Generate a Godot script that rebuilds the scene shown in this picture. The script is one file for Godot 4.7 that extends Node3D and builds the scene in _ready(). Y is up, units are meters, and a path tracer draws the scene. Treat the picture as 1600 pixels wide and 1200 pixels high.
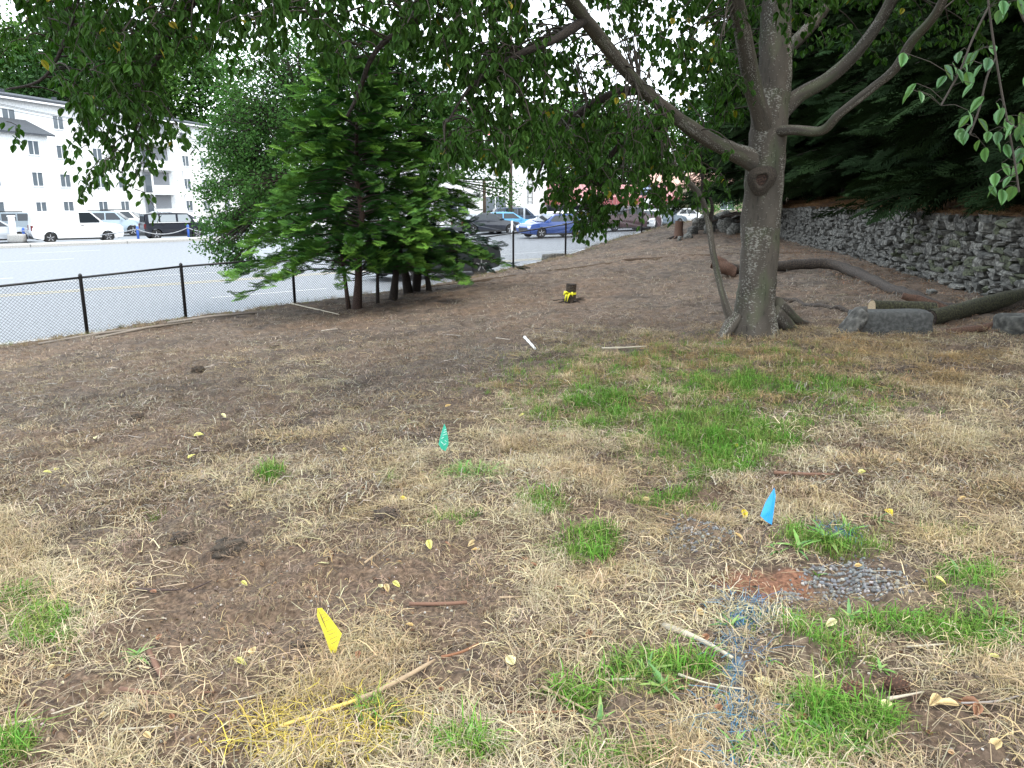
extends Node3D
# ---------------------------------------------------------------- constants and shared state
const FOCAL := 1230.0
const EYE := 1.55
var pitch := deg_to_rad(13.36)
var rng := RandomNumberGenerator.new()
var noise := FastNoiseLite.new()
var fine := FastNoiseLite.new()
var name_count := {}
var M := {}
var tps_p := PackedVector2Array()
var tps_w := PackedFloat64Array()
var hg := PackedFloat32Array()
const HX0 := -16.0
const HZ0 := -6.0
const HS := 0.25
const HNX := 129
const HNZ := 201
var fence_line := PackedVector2Array()      # (x, depth)
var fence_y := []
var wall_line := PackedVector2Array()
const ROAD_D := Vector2(0.803, 0.596)       # road direction in (x, depth)
const ROAD_N := Vector2(-0.596, 0.803)      # across the road

# ---------------------------------------------------------------- pixel helpers (photo 1600 x 1200)
func at(px: float, py: float, d: float) -> Vector3:
	var u := (px - 800.0) / FOCAL
	var v := (600.0 - py) / FOCAL
	var t := d / (cos(pitch) + v * sin(pitch))
	return Vector3(u * t, EYE + (v * cos(pitch) - sin(pitch)) * t, -d)
func to_px(p: Vector3) -> Vector2:
	var d := -p.z
	var y := p.y - EYE
	var depth := d * cos(pitch) - y * sin(pitch)
	if depth < 0.05:
		return Vector2(-9999, -9999)
	return Vector2(800.0 + p.x / depth * FOCAL, 600.0 - (y * cos(pitch) + d * sin(pitch)) / depth * FOCAL)
func gp(px: float, py: float) -> Vector3:
	var d := 0.8
	while d < 45.0:
		var p := at(px, py, d)
		if p.y <= ground(p.x, d):
			return Vector3(p.x, ground(p.x, d), -d)
		d += 0.01 + d * 0.004
	return at(px, py, 45.0)

# ---------------------------------------------------------------- terrain height
func tps_u(r2: float) -> float:
	return 0.0 if r2 < 1e-9 else r2 * log(r2)
func solve_terrain():
	var c := [[0, 0, 0], [-3, 0, -.06], [3, 0, .04], [0, -5, 0], [-9, 0, -.45], [9, 0, .2], [0, 4.5, -.05], [-3.2, 4, -.17], [3, 4, .05],
		[-6.5, 8, -.55], [0, 8.5, -.12], [2.6, 8.3, .1], [5, 8.5, .15], [6.6, 10.8, .2], [7.6, 15.8, .15], [8.5, 23, .2], [7.2, 30, .45],
		[1, 14, -.3], [4, 14, .05], [4.5, 20, .12], [1, 19, -.25], [-8, 14.4, -.95], [-6.7, 15.9, -.87], [-5, 18, -.85], [-1.5, 21.4, -.68],
		[.05, 25, -.58], [1.8, 27, -.4], [5.4, 33.5, .1], [7.2, 36, .35], [-12, 12, -1.25], [-4, 12, -.58], [-3.2, 16, -.68], [12, 36, .8], [13, 12, .4]]
	var n := c.size()
	var m := n + 3
	var a := []
	for i in m:
		var row := PackedFloat64Array(); row.resize(m + 1); row.fill(0.0); a.append(row)
	for i in n:
		tps_p.append(Vector2(c[i][0], c[i][1]))
	for i in n:
		for j in n:
			a[i][j] = tps_u(tps_p[i].distance_squared_to(tps_p[j]))
		a[i][i] += 0.4
		a[i][n] = 1.0; a[i][n + 1] = tps_p[i].x; a[i][n + 2] = tps_p[i].y
		a[n][i] = 1.0; a[n + 1][i] = tps_p[i].x; a[n + 2][i] = tps_p[i].y
		a[i][m] = c[i][2]
	for k in m:
		var piv := k
		for i in range(k, m):
			if absf(a[i][k]) > absf(a[piv][k]): piv = i
		var tmp = a[k]; a[k] = a[piv]; a[piv] = tmp
		for i in range(k + 1, m):
			var f: float = a[i][k] / a[k][k]
			if f != 0.0:
				for j in range(k, m + 1):
					a[i][j] -= f * a[k][j]
	tps_w.resize(m)
	for k in range(m - 1, -1, -1):
		var s: float = a[k][m]
		for j in range(k + 1, m):
			s -= a[k][j] * tps_w[j]
		tps_w[k] = s / a[k][k]
	hg.resize(HNX * HNZ)
	for j in HNZ:
		for i in HNX:
			hg[j * HNX + i] = tps_eval(HX0 + i * HS, HZ0 + j * HS)
func tps_eval(x: float, d: float) -> float:
	var n := tps_p.size()
	var p := Vector2(x, d)
	var s := tps_w[n] + tps_w[n + 1] * x + tps_w[n + 2] * d
	for i in n:
		s += tps_w[i] * tps_u(p.distance_squared_to(tps_p[i]))
	return s
func base_h(x: float, d: float) -> float:
	var fx := clampf((x - HX0) / HS, 0, HNX - 1.001)
	var fz := clampf((d - HZ0) / HS, 0, HNZ - 1.001)
	var i := int(fx); var j := int(fz)
	fx -= i; fz -= j
	var k := j * HNX + i
	return lerpf(lerpf(hg[k], hg[k + 1], fx), lerpf(hg[k + HNX], hg[k + HNX + 1], fx), fz)
func road_y(x: float, d: float) -> float:
	return -1.22 + 0.008 * ((x + 9.0) * ROAD_D.x + (d - 15.0) * ROAD_D.y)
func outside_fence(x: float, d: float) -> float:   # signed distance beyond the fence (positive on the road side)
	var p := Vector2(x, d)
	var best := 1e9
	var sgn := -1.0
	for i in fence_line.size() - 1:
		var a := fence_line[i]; var b := fence_line[i + 1]
		var ab := b - a
		var t := clampf((p - a).dot(ab) / ab.length_squared(), 0, 1)
		var q := a + ab * t
		var dd := p.distance_to(q)
		if dd < best:
			best = dd
			sgn = signf(ab.x * (p.y - a.y) - ab.y * (p.x - a.x))
	return best * sgn
func ground(x: float, d: float) -> float:
	var h := base_h(x, d)
	h += 0.035 * noise.get_noise_2d(x * 60.0, d * 60.0) + 0.03 * noise.get_noise_2d(x * 180.0 + 50, d * 180.0)
	var near_edge := d > 9.0 and x < -8.0 + (d - 14.4) * 0.72 + 4.0
	if near_edge:
		var s := outside_fence(x, d)
		if s > 0.2:
			h = lerpf(h, road_y(x, d) - 0.35, smoothstep(0.2, 1.0, s))
	return h
func ground_fine(x: float, d: float) -> float:
	var clod := fine.get_noise_2d(x * 420.0, d * 420.0)
	var bits := fine.get_noise_2d(x * 1500.0 + 9, d * 1500.0)
	return ground(x, d) + 0.02 * clod + 0.03 * maxf(0.0, fine.get_noise_2d(x * 250.0 + 70, d * 250.0) - 0.1) + 0.006 * bits

# ---------------------------------------------------------------- scene tree helpers
func numbered(called: String, parent: Node) -> String:
	var key := called if parent == self else str(parent.get_instance_id()) + called
	var n: int = name_count.get(key, 0)
	name_count[key] = n + 1
	return called if n == 0 else "%s_%03d" % [called, n]
func tag(o: Node, label: String, category: String, group := "") -> Node:
	o.set_meta("label", label); o.set_meta("category", category)
	if group != "": o.set_meta("group", group)
	return o
func thing(called: String, label: String, category: String, pos := Vector3.ZERO, turn := 0.0, group := "") -> Node3D:
	var o := Node3D.new()
	o.name = numbered(called, self)
	add_child(o)
	o.position = pos; o.rotation.y = turn
	tag(o, label, category, group)
	return o
func piece(called: String, mesh: Mesh, m: Material, parent: Node = self, pos := Vector3.ZERO, basis_ := Basis()) -> MeshInstance3D:
	var o := MeshInstance3D.new()
	o.name = numbered(called, parent)
	o.mesh = mesh
	if m != null: o.material_override = m
	parent.add_child(o)
	o.transform = Transform3D(basis_, pos)
	return o
func struct(called: String, mesh: Mesh, m: Material, parent: Node = self) -> MeshInstance3D:
	var o := piece(called, mesh, m, parent)
	if parent == self: o.set_meta("kind", "structure")
	return o
func copy_of(o: Node3D, pos: Vector3, turn: float, label := "", scale_ := 1.0) -> Node3D:
	var c: Node3D = o.duplicate()
	c.name = numbered(String(o.name).rstrip("0123456789").rstrip("_"), self)
	add_child(c)
	c.position = pos; c.rotation = Vector3(0, turn, 0); c.scale = Vector3.ONE * scale_
	if label != "": c.set_meta("label", label)
	return c
func swarm(called: String, mesh: Mesh, m: Material, xf: Array, cols: Array, parent: Node = self) -> MultiMeshInstance3D:
	var mm := MultiMesh.new()
	mm.transform_format = MultiMesh.TRANSFORM_3D
	mm.use_colors = true
	mm.mesh = mesh
	mm.instance_count = xf.size()
	for i in xf.size():
		mm.set_instance_transform(i, xf[i])
		mm.set_instance_color(i, cols[i])
	var o := MultiMeshInstance3D.new()
	o.name = numbered(called, parent)
	o.multimesh = mm
	o.material_override = m
	parent.add_child(o)
	if parent != self: o.set_meta("kind", "stuff")
	return o

# ---------------------------------------------------------------- materials (linear base colours)
func lin(r: float, g: float, b: float) -> Color:
	return Color(r, g, b).linear_to_srgb()
func mat(r: float, g: float, b: float, rough := 0.8, metal := 0.0) -> StandardMaterial3D:
	var m := StandardMaterial3D.new()
	m.albedo_color = lin(r, g, b)
	m.roughness = rough
	m.metallic = metal
	return m
func noise_tex(freq: float, lo: Color, hi: Color, octaves := 5, size := 512, seed_ := 1, mid := -1.0) -> NoiseTexture2D:
	var n := FastNoiseLite.new()
	n.seed = seed_; n.noise_type = FastNoiseLite.TYPE_SIMPLEX_SMOOTH; n.frequency = freq
	n.fractal_octaves = octaves
	var t := NoiseTexture2D.new()
	t.width = size; t.height = size; t.seamless = true; t.noise = n
	var g := Gradient.new()
	g.set_color(0, lo); g.set_color(1, hi)
	if mid > 0: g.set_offset(0, 0.5 - mid); g.set_offset(1, 0.5 + mid)
	t.color_ramp = g
	return t
func bump_tex(freq: float, strength: float, octaves := 5, size := 512, seed_ := 3) -> NoiseTexture2D:
	var n := FastNoiseLite.new()
	n.seed = seed_; n.frequency = freq; n.fractal_octaves = octaves
	var t := NoiseTexture2D.new()
	t.width = size; t.height = size; t.seamless = true; t.noise = n
	t.as_normal_map = true; t.bump_strength = strength
	return t
func grainy(r: float, g: float, b: float, rough: float, scale_: float, lo := 0.55, bump := 4.0) -> StandardMaterial3D:
	var m := mat(r, g, b, rough)
	m.albedo_texture = noise_tex(0.02, Color(lo, lo, lo), Color(1, 1, 1), 5, 512, int(scale_ * 10) + 2, 0.3)
	m.normal_enabled = true
	m.normal_texture = bump_tex(0.03, bump)
	m.uv1_triplanar = true; m.uv1_world_triplanar = true
	m.uv1_scale = Vector3.ONE * scale_
	return m
func leafy(r: float, g: float, b: float, back: float, rough := 0.45) -> StandardMaterial3D:
	var m := mat(r, g, b, rough)
	m.vertex_color_use_as_albedo = true
	m.cull_mode = BaseMaterial3D.CULL_DISABLED
	m.metallic_specular = 0.25
	if back > 0:
		m.backlight_enabled = true
		m.backlight = Color(back * 0.8, back, back * 0.3)
	return m

# ---------------------------------------------------------------- mesh helpers
func st_new(smooth := true) -> SurfaceTool:
	var st := SurfaceTool.new()
	st.begin(Mesh.PRIMITIVE_TRIANGLES)
	st.set_smooth_group(0 if smooth else -1)
	return st
func done(st: SurfaceTool, tangents := false) -> ArrayMesh:
	st.generate_normals()
	if tangents: st.generate_tangents()
	return st.commit()
func tri(st: SurfaceTool, a: Vector3, b: Vector3, c: Vector3):
	st.add_vertex(a); st.add_vertex(b); st.add_vertex(c)
func quad(st: SurfaceTool, a: Vector3, b: Vector3, c: Vector3, d: Vector3):
	tri(st, a, b, c); tri(st, a, c, d)
func box(st: SurfaceTool, c: Vector3, s: Vector3, b := Basis()):
	var h := s / 2
	var p := []
	for k in 8:
		p.append(c + b * Vector3(h.x if k & 1 else -h.x, h.y if k & 2 else -h.y, h.z if k & 4 else -h.z))
	for f in [[0, 1, 3, 2], [5, 4, 6, 7], [4, 0, 2, 6], [1, 5, 7, 3], [2, 3, 7, 6], [4, 5, 1, 0]]:
		quad(st, p[f[3]], p[f[2]], p[f[1]], p[f[0]])
func box_mesh(s: Vector3) -> ArrayMesh:
	var st := st_new(false)
	box(st, Vector3.ZERO, s)
	return done(st)
func tube(st: SurfaceTool, pts: Array, radii: Array, sides := 8, uvs := false, lump := 0.0, cap := true):
	var rings := []
	var side := Vector3.RIGHT
	var v := 0.0
	var vs := []
	for i in pts.size():
		var t: Vector3 = (pts[mini(i + 1, pts.size() - 1)] - pts[maxi(i - 1, 0)]).normalized()
		if i == 0:
			side = t.cross(Vector3.UP) if absf(t.y) < 0.9 else t.cross(Vector3.RIGHT)
		side = (side - t * side.dot(t)).normalized()
		var up := side.cross(t)
		var ring := []
		if i > 0: v += pts[i].distance_to(pts[i - 1])
		vs.append(v)
		for k in sides + 1:
			var a := TAU * (k % sides) / sides
			var dir := side * cos(a) + up * sin(a)
			var r: float = radii[i]
			if lump > 0:
				var q: Vector3 = pts[i] + dir * r
				r *= 1.0 + lump * noise.get_noise_3d(q.x * 260, q.y * 110, q.z * 260) + lump * 0.5 * noise.get_noise_3d(q.x * 800, q.y * 500, q.z * 800)
			ring.append(pts[i] + dir * r)
		rings.append(ring)
	for i in pts.size() - 1:
		for k in sides:
			var q := [rings[i][k], rings[i + 1][k], rings[i + 1][k + 1], rings[i][k + 1]]
			var uq := [Vector2(float(k) / sides, vs[i]), Vector2(float(k) / sides, vs[i + 1]), Vector2(float(k + 1) / sides, vs[i + 1]), Vector2(float(k + 1) / sides, vs[i])]
			for j in [0, 1, 2, 0, 2, 3]:
				if uvs: st.set_uv(uq[j])
				st.add_vertex(q[j])
	if cap:
		for e in [0, pts.size() - 1]:
			for k in sides:
				if uvs: st.set_uv(Vector2(0.5, vs[e]))
				if e == 0: tri(st, pts[e], rings[e][k], rings[e][k + 1])
				else: tri(st, pts[e], rings[e][k + 1], rings[e][k])
func smooth_path(c: Array, per := 6) -> Array:      # Catmull-Rom through Vector4 (xyz + radius) -> [points, radii]
	var pts := []
	var rad := []
	for i in c.size() - 1:
		var p0: Vector4 = c[maxi(i - 1, 0)]; var p1: Vector4 = c[i]; var p2: Vector4 = c[i + 1]; var p3: Vector4 = c[mini(i + 2, c.size() - 1)]
		for k in per + (1 if i == c.size() - 2 else 0):
			var t := float(k) / per
			var q: Vector4 = 0.5 * (2.0 * p1 + (p2 - p0) * t + (2.0 * p0 - 5.0 * p1 + 4.0 * p2 - p3) * t * t + (3.0 * p1 - p0 - 3.0 * p2 + p3) * t * t * t)
			pts.append(Vector3(q.x, q.y, q.z)); rad.append(maxf(q.w, 0.001))
	return [pts, rad]
func pv(px: float, py: float, d: float, rpx: float) -> Vector4:      # pixel, depth and radius in pixels -> point + radius in metres
	var p := at(px, py, d)
	return Vector4(p.x, p.y, p.z, rpx * d / FOCAL)
func stone_mesh(seed_: int, n := 2, lump := 0.14, power := 4.0) -> ArrayMesh:   # unit rounded block, faces n x n
	var st := st_new(n > 2)
	var nz := FastNoiseLite.new(); nz.seed = seed_; nz.frequency = 0.9
	var f := func(a: float, b: float, ax: int, s: float) -> Vector3:
		var v := Vector3.ZERO
		v[ax] = s; v[(ax + 1) % 3] = a; v[(ax + 2) % 3] = b
		var l := pow(pow(absf(v.x), power) + pow(absf(v.y), power) + pow(absf(v.z), power), 1.0 / power)
		var q := v / l
		return q * 0.5 * (1.0 + lump * nz.get_noise_3d(q.x * 1.7 + seed_, q.y * 1.7, q.z * 1.7) * 2.0)
	for ax in 3:
		for s in [-1.0, 1.0]:
			for i in n:
				for j in n:
					var a0 := -1.0 + 2.0 * i / n; var a1 := -1.0 + 2.0 * (i + 1) / n
					var b0 := -1.0 + 2.0 * j / n; var b1 := -1.0 + 2.0 * (j + 1) / n
					var q := [f.call(a0, b0, ax, s), f.call(a1, b0, ax, s), f.call(a1, b1, ax, s), f.call(a0, b1, ax, s)]
					if s > 0: quad(st, q[3], q[2], q[1], q[0])
					else: quad(st, q[0], q[1], q[2], q[3])
	return done(st)
func rand_basis(scale_: float) -> Basis:
	return Basis.from_euler(Vector3(rng.randf() * TAU, rng.randf() * TAU, rng.randf() * TAU)).scaled(Vector3.ONE * scale_)
func jit(v: float, a: float) -> float:
	return v * (1.0 + rng.randf_range(-a, a))
func tint(c: Color, a: float) -> Color:
	var k := 1.0 + rng.randf_range(-a, a)
	return Color(c.r * k * (1.0 + rng.randf_range(-a, a) * 0.3), c.g * k, c.b * k * (1.0 + rng.randf_range(-a, a) * 0.3))

# ================================================================ main
func _ready():
	rng.seed = 20240611
	noise.seed = 5; noise.noise_type = FastNoiseLite.TYPE_SIMPLEX; noise.frequency = 0.01; noise.fractal_octaves = 3
	fine.seed = 11; fine.noise_type = FastNoiseLite.TYPE_SIMPLEX; fine.frequency = 0.01; fine.fractal_octaves = 2
	# camera
	var cam := Camera3D.new()
	cam.name = "camera"
	cam.fov = rad_to_deg(2.0 * atan(600.0 / FOCAL))
	cam.position = Vector3(0, EYE, 0)
	cam.rotation = Vector3(-pitch, 0, 0)
	cam.near = 0.05; cam.far = 1500.0
	add_child(cam)
	cam.current = true
	# sky and exposure: bright overcast day exposed for the shade of the trees
	var env := Environment.new()
	env.background_mode = Environment.BG_SKY
	var psm := ProceduralSkyMaterial.new()
	psm.sky_top_color = Color(0.90, 0.95, 1.0)
	psm.sky_horizon_color = Color(0.96, 0.98, 1.0)
	psm.ground_bottom_color = Color(0.3, 0.3, 0.28)
	psm.ground_horizon_color = Color(0.6, 0.62, 0.62)
	psm.sun_angle_max = 0.0
	var sky := Sky.new()
	sky.sky_material = psm
	env.sky = sky
	env.tonemap_mode = Environment.TONE_MAPPER_LINEAR
	env.tonemap_exposure = 3.75
	env.sdfgi_enabled = true; env.ssao_enabled = true; env.ssil_enabled = true
	var we := WorldEnvironment.new()
	we.name = "world_environment"
	we.environment = env
	add_child(we)
	var sun := DirectionalLight3D.new()
	sun.name = "sun"
	sun.light_energy = 0.3
	sun.light_angular_distance = 25.0
	sun.light_color = Color(1.0, 0.97, 0.92)
	sun.shadow_enabled = true
	sun.rotation_degrees = Vector3(-62, 55, 0)
	add_child(sun)
	# terrain lines
	for q in [[-640, 11.0], [-300, 11.9], [-70, 13.1], [125, 14.4], [284, 15.95], [458, 18], [590, 19.8], [714, 21.5], [802, 24.2], [883, 26.8], [945, 30], [1000, 33.3], [1047, 35.8], [1085, 38.4]]:
		var p := at(q[0], 430, q[1])
		fence_line.append(Vector2(p.x, q[1]))
	for q in [[6.1, 2.0], [6.2, 5.0], [6.4, 8.0], [6.6, 10.8], [7.1, 13.2], [7.6, 15.8], [8.1, 19.0], [8.5, 23.0], [8.7, 29.0]]:
		wall_line.append(Vector2(q[0], q[1]))
	solve_terrain()
	make_materials()
	build_ground()
	build_road()
	build_fence()
	build_wall()
	build_main_tree()
	build_fence_trees()
	build_bank_trees()
	build_far_side()
	build_cars()
	build_yard_things()
	build_small_things()
	build_grass()

# ================================================================ materials shared by many things
func make_materials():
	M.asphalt = grainy(.195, .207, .223, .55, 0.7, .8, 2.0)
	M.concrete = grainy(.42, .41, .39, .85, 1.5, .75, 3.0)
	M.white_line = grainy(.55, .55, .54, .7, 3.0, .85, 1.0)
	M.yellow_line = grainy(.5, .43, .27, .7, 3.0, .85, 1.0)
	M.black_metal = mat(.012, .012, .013, .45, .2)
	M.stone = grainy(.2, .19, .168, .95, 1.1, .35, 5.0)
	M.stone_pale = grainy(.27, .258, .225, .95, 1.3, .4, 5.0)
	M.stone_dark = grainy(.13, .125, .108, .95, .9, .4, 5.0)
	M.stone_moss = grainy(.12, .13, .075, .95, 1.2, .4, 5.0)
	M.earth = grainy(.085, .066, .048, 1.0, 1.2, .5, 8.0)
	M.litter = grainy(.13, .075, .042, 1.0, 2.0, .4, 10.0)
	M.twig = mat(.045, .035, .026, .85)
	M.wood_fresh = grainy(.55, .42, .26, .8, 6.0, .7, 3.0)
	M.wood_red = grainy(.15, .075, .045, .85, 5.0, .5, 5.0)
	M.log_bark = grainy(.085, .06, .042, .9, 3.0, .35, 9.0)
	M.log_moss = grainy(.09, .085, .04, .95, 3.1, .35, 9.0)
	M.bark = bark_material(true)
	M.bark_dark = grainy(.05, .036, .028, .95, 4.0, .4, 9.0)
	M.bark_red = grainy(.09, .05, .035, .95, 4.2, .4, 9.0)
	M.leaf = leafy(1, 1, 1, .75, .6)
	M.needle = leafy(1, 1, 1, .25, .9)
	M.needle.metallic_specular = 0.1
	M.straw = leafy(1, 1, 1, .2, .7)
	M.glass = mat(.02, .025, .03, .04)
	M.white_wall = grainy(.82, .82, .81, .8, .4, .9, 1.0)
	M.roof_grey = grainy(.075, .085, .1, .95, .8, .7, 4.0)
	M.tyre = mat(.012, .012, .012, .8)
	M.rim = mat(.5, .5, .52, .3, .6)
	M.lamp_red = mat(.12, .008, .008, .2)
	M.block = grainy(.1, .1, .093, .95, 1.6, .68, 4.0)
	M.knot = grainy(.075, .058, .043, .95, 5.0, .5, 8.0)
	M.lamp_clear = mat(.7, .72, .74, .1)
	M.plastic_black = mat(.015, .015, .016, .6)
func bark_material(flecks: bool) -> StandardMaterial3D:
	var w := 512
	var im := Image.create(w, w, false, Image.FORMAT_RGB8)
	var n := FastNoiseLite.new(); n.seed = 9; n.frequency = 0.012; n.fractal_octaves = 4
	var r := RandomNumberGenerator.new(); r.seed = 77
	for y in w:
		for x in w:
			var a := TAU * x / w
			var k := 0.5 + 0.5 * n.get_noise_3d(cos(a) * 90.0, sin(a) * 90.0, y * 0.45)
			var c2 := n.get_noise_3d(cos(a) * 60.0 + 400, sin(a) * 60.0, y * 0.3)
			var lum := 0.03 + 0.06 * k
			var green := 0.018 * clampf(c2 * 3.0, 0, 1)
			im.set_pixel(x, y, lin(lum * 1.16 + green * .2, lum * 0.97 + green, lum * 0.76))
	if flecks:
		var fl := FastNoiseLite.new(); fl.seed = 31; fl.frequency = 0.03; fl.fractal_octaves = 3
		for y in w:                                      # pale lichen flecks, wider than tall, in vertical swarms
			for x in w:
				var a := TAU * x / w
				var dens := n.get_noise_3d(cos(a) * 70.0 + 90, sin(a) * 70.0, y * 0.15)
				var f := fl.get_noise_3d(cos(a) * 160.0, sin(a) * 160.0, y * 5.0)
				var k := clampf((f + dens * .75 - .3) * 7.0, 0, 1)
				if k > 0:
					var c := im.get_pixel(x, y)
					im.set_pixel(x, y, c.lerp(lin(.29, .28, .245), k * .85))
		for i in 260:                                    # dark cracks
			var x := r.randi() % w
			var y := r.randi() % w
			im.fill_rect(Rect2i(x, y, 1 + r.randi() % 2, 5 + r.randi() % 22), lin(.02, .016, .012))
	var bumps: Image = im.duplicate()
	bumps.convert(Image.FORMAT_RGBA8)
	bumps.bump_map_to_normal_map(6.0)
	im.generate_mipmaps()
	var m := mat(1, 1, 1, .9)
	m.albedo_texture = ImageTexture.create_from_image(im)
	m.normal_enabled = true
	m.normal_texture = ImageTexture.create_from_image(bumps)
	m.uv1_scale = Vector3(1, 0.75, 1)
	return m

# ================================================================ what grows where: digits read off the photograph, 17 columns 100 px apart from y = 500 in steps of 50
const STRAW := ["00000000000012211", "11111100157777643", "11001300376544664", "11111121665543454", "11113535745445664", "32235556875545566", "73223346655455466", "95111223565454467", "95121000256421147", "86210212457322355", "86201454334434446", "67412565344343357", "54433576666555433", "54444676776554223", "54445787787765433"]
const GREEN := [[940, 640, 75, 36, 8], [1060, 672, 70, 30, 9], [1140, 690, 110, 36, 9], [1130, 735, 70, 28, 8], [1215, 690, 50, 24, 7], [1160, 605, 90, 18, 8], [1260, 608, 130, 18, 6], [1330, 612, 90, 14, 4], [1080, 600, 330, 70, 3.6], [1000, 640, 230, 60, 3.8], [1250, 640, 200, 50, 3.0], [1120, 680, 170, 60, 5.5], [1180, 608, 240, 26, 5.5],
	[1000, 580, 120, 16, 3], [1120, 575, 150, 18, 3], [860, 650, 40, 20, 4], [915, 850, 60, 30, 7], [848, 797, 36, 20, 6], [425, 748, 26, 16, 7], [1035, 785, 70, 22, 4], [1080, 800, 50, 20, 3], [740, 747, 45, 10, 4], [610, 745, 16, 10, 5],
	[700, 810, 50, 22, 3], [240, 805, 30, 12, 3], [60, 990, 60, 50, 4], [1020, 1060, 110, 40, 5], [900, 1090, 60, 25, 5], [1260, 990, 120, 40, 3], [1520, 910, 70, 40, 5], [1530, 990, 90, 40, 5], [1300, 850, 110, 26, 4], [1300, 1130, 110, 60, 6], [1250, 1190, 110, 30, 6],
	[720, 1170, 70, 26, 5], [600, 1150, 40, 40, 3], [20, 1170, 40, 40, 5], [950, 1180, 100, 30, 4], [1480, 830, 60, 20, 3], [1400, 980, 80, 24, 4], [1330, 1040, 50, 20, 4], [360, 484, 30, 6, 5], [790, 430, 22, 5, 6], [30, 940, 60, 30, 3], [1200, 640, 90, 20, 3]]
func straw_at(px: Vector2) -> float:
	var fx := clampf(px.x / 100.0, 0, 15.999)
	var fy := clampf((px.y - 500.0) / 50.0, 0, 13.999)
	var i := int(fx); var j := int(fy)
	fx -= i; fy -= j
	var a := lerpf(STRAW[j].unicode_at(i) - 48, STRAW[j].unicode_at(i + 1) - 48, fx)
	var b := lerpf(STRAW[j + 1].unicode_at(i) - 48, STRAW[j + 1].unicode_at(i + 1) - 48, fx)
	return lerpf(a, b, fy) / 9.0
func straw_here(x: float, d: float) -> float:
	if d < 1.6 or d > 11.5: return 0.35 if d < 1.6 else 0.0
	var s := straw_at(to_px(Vector3(x, base_h(x, d), -d)))
	var pn := noise.get_noise_2d(x * 150 + 31, d * 150) + .6 * noise.get_noise_2d(x * 420 + 7, d * 420)
	return clampf(s - .05 + 0.8 * pn * (0.3 + s), 0, 1)
func green_at(px: Vector2) -> float:
	var g := 0.0
	for b in GREEN:
		var q := Vector2((px.x - b[0]) / b[2], (px.y - b[1]) / b[3])
		g = maxf(g, b[4] / 9.0 * (1.0 if b[1] < 840 else 1.35) * (1.0 - smoothstep(0.45, 1.25, q.length())))
	return g
const PAINT := [[1160, 965, 20, 24, 0], [1152, 1000, 9, 32, 0], [1147, 1050, 7, 36, 0], [1150, 1115, 14, 24, 0], [1152, 1170, 11, 46, 0], [1312, 834, 13, 6, 0],
	[480, 1128, 80, 13, 1], [410, 1150, 55, 11, 1], [585, 1150, 48, 34, 1], [500, 1190, 60, 10, 1], [735, 745, 40, 7, 2], [700, 750, 20, 5, 2]]
func paint_at(px: Vector2) -> int:
	for b in PAINT:
		var q := Vector2((px.x - b[0]) / b[2], (px.y - b[1]) / b[3])
		if q.length() < rng.randf_range(0.5, 1.05): return b[4]
	return -1
func paint_color(k: int) -> Color:
	return [Color(.06, .2, .36), Color(.68, .54, .09), Color(.07, .42, .06)][k]

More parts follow.
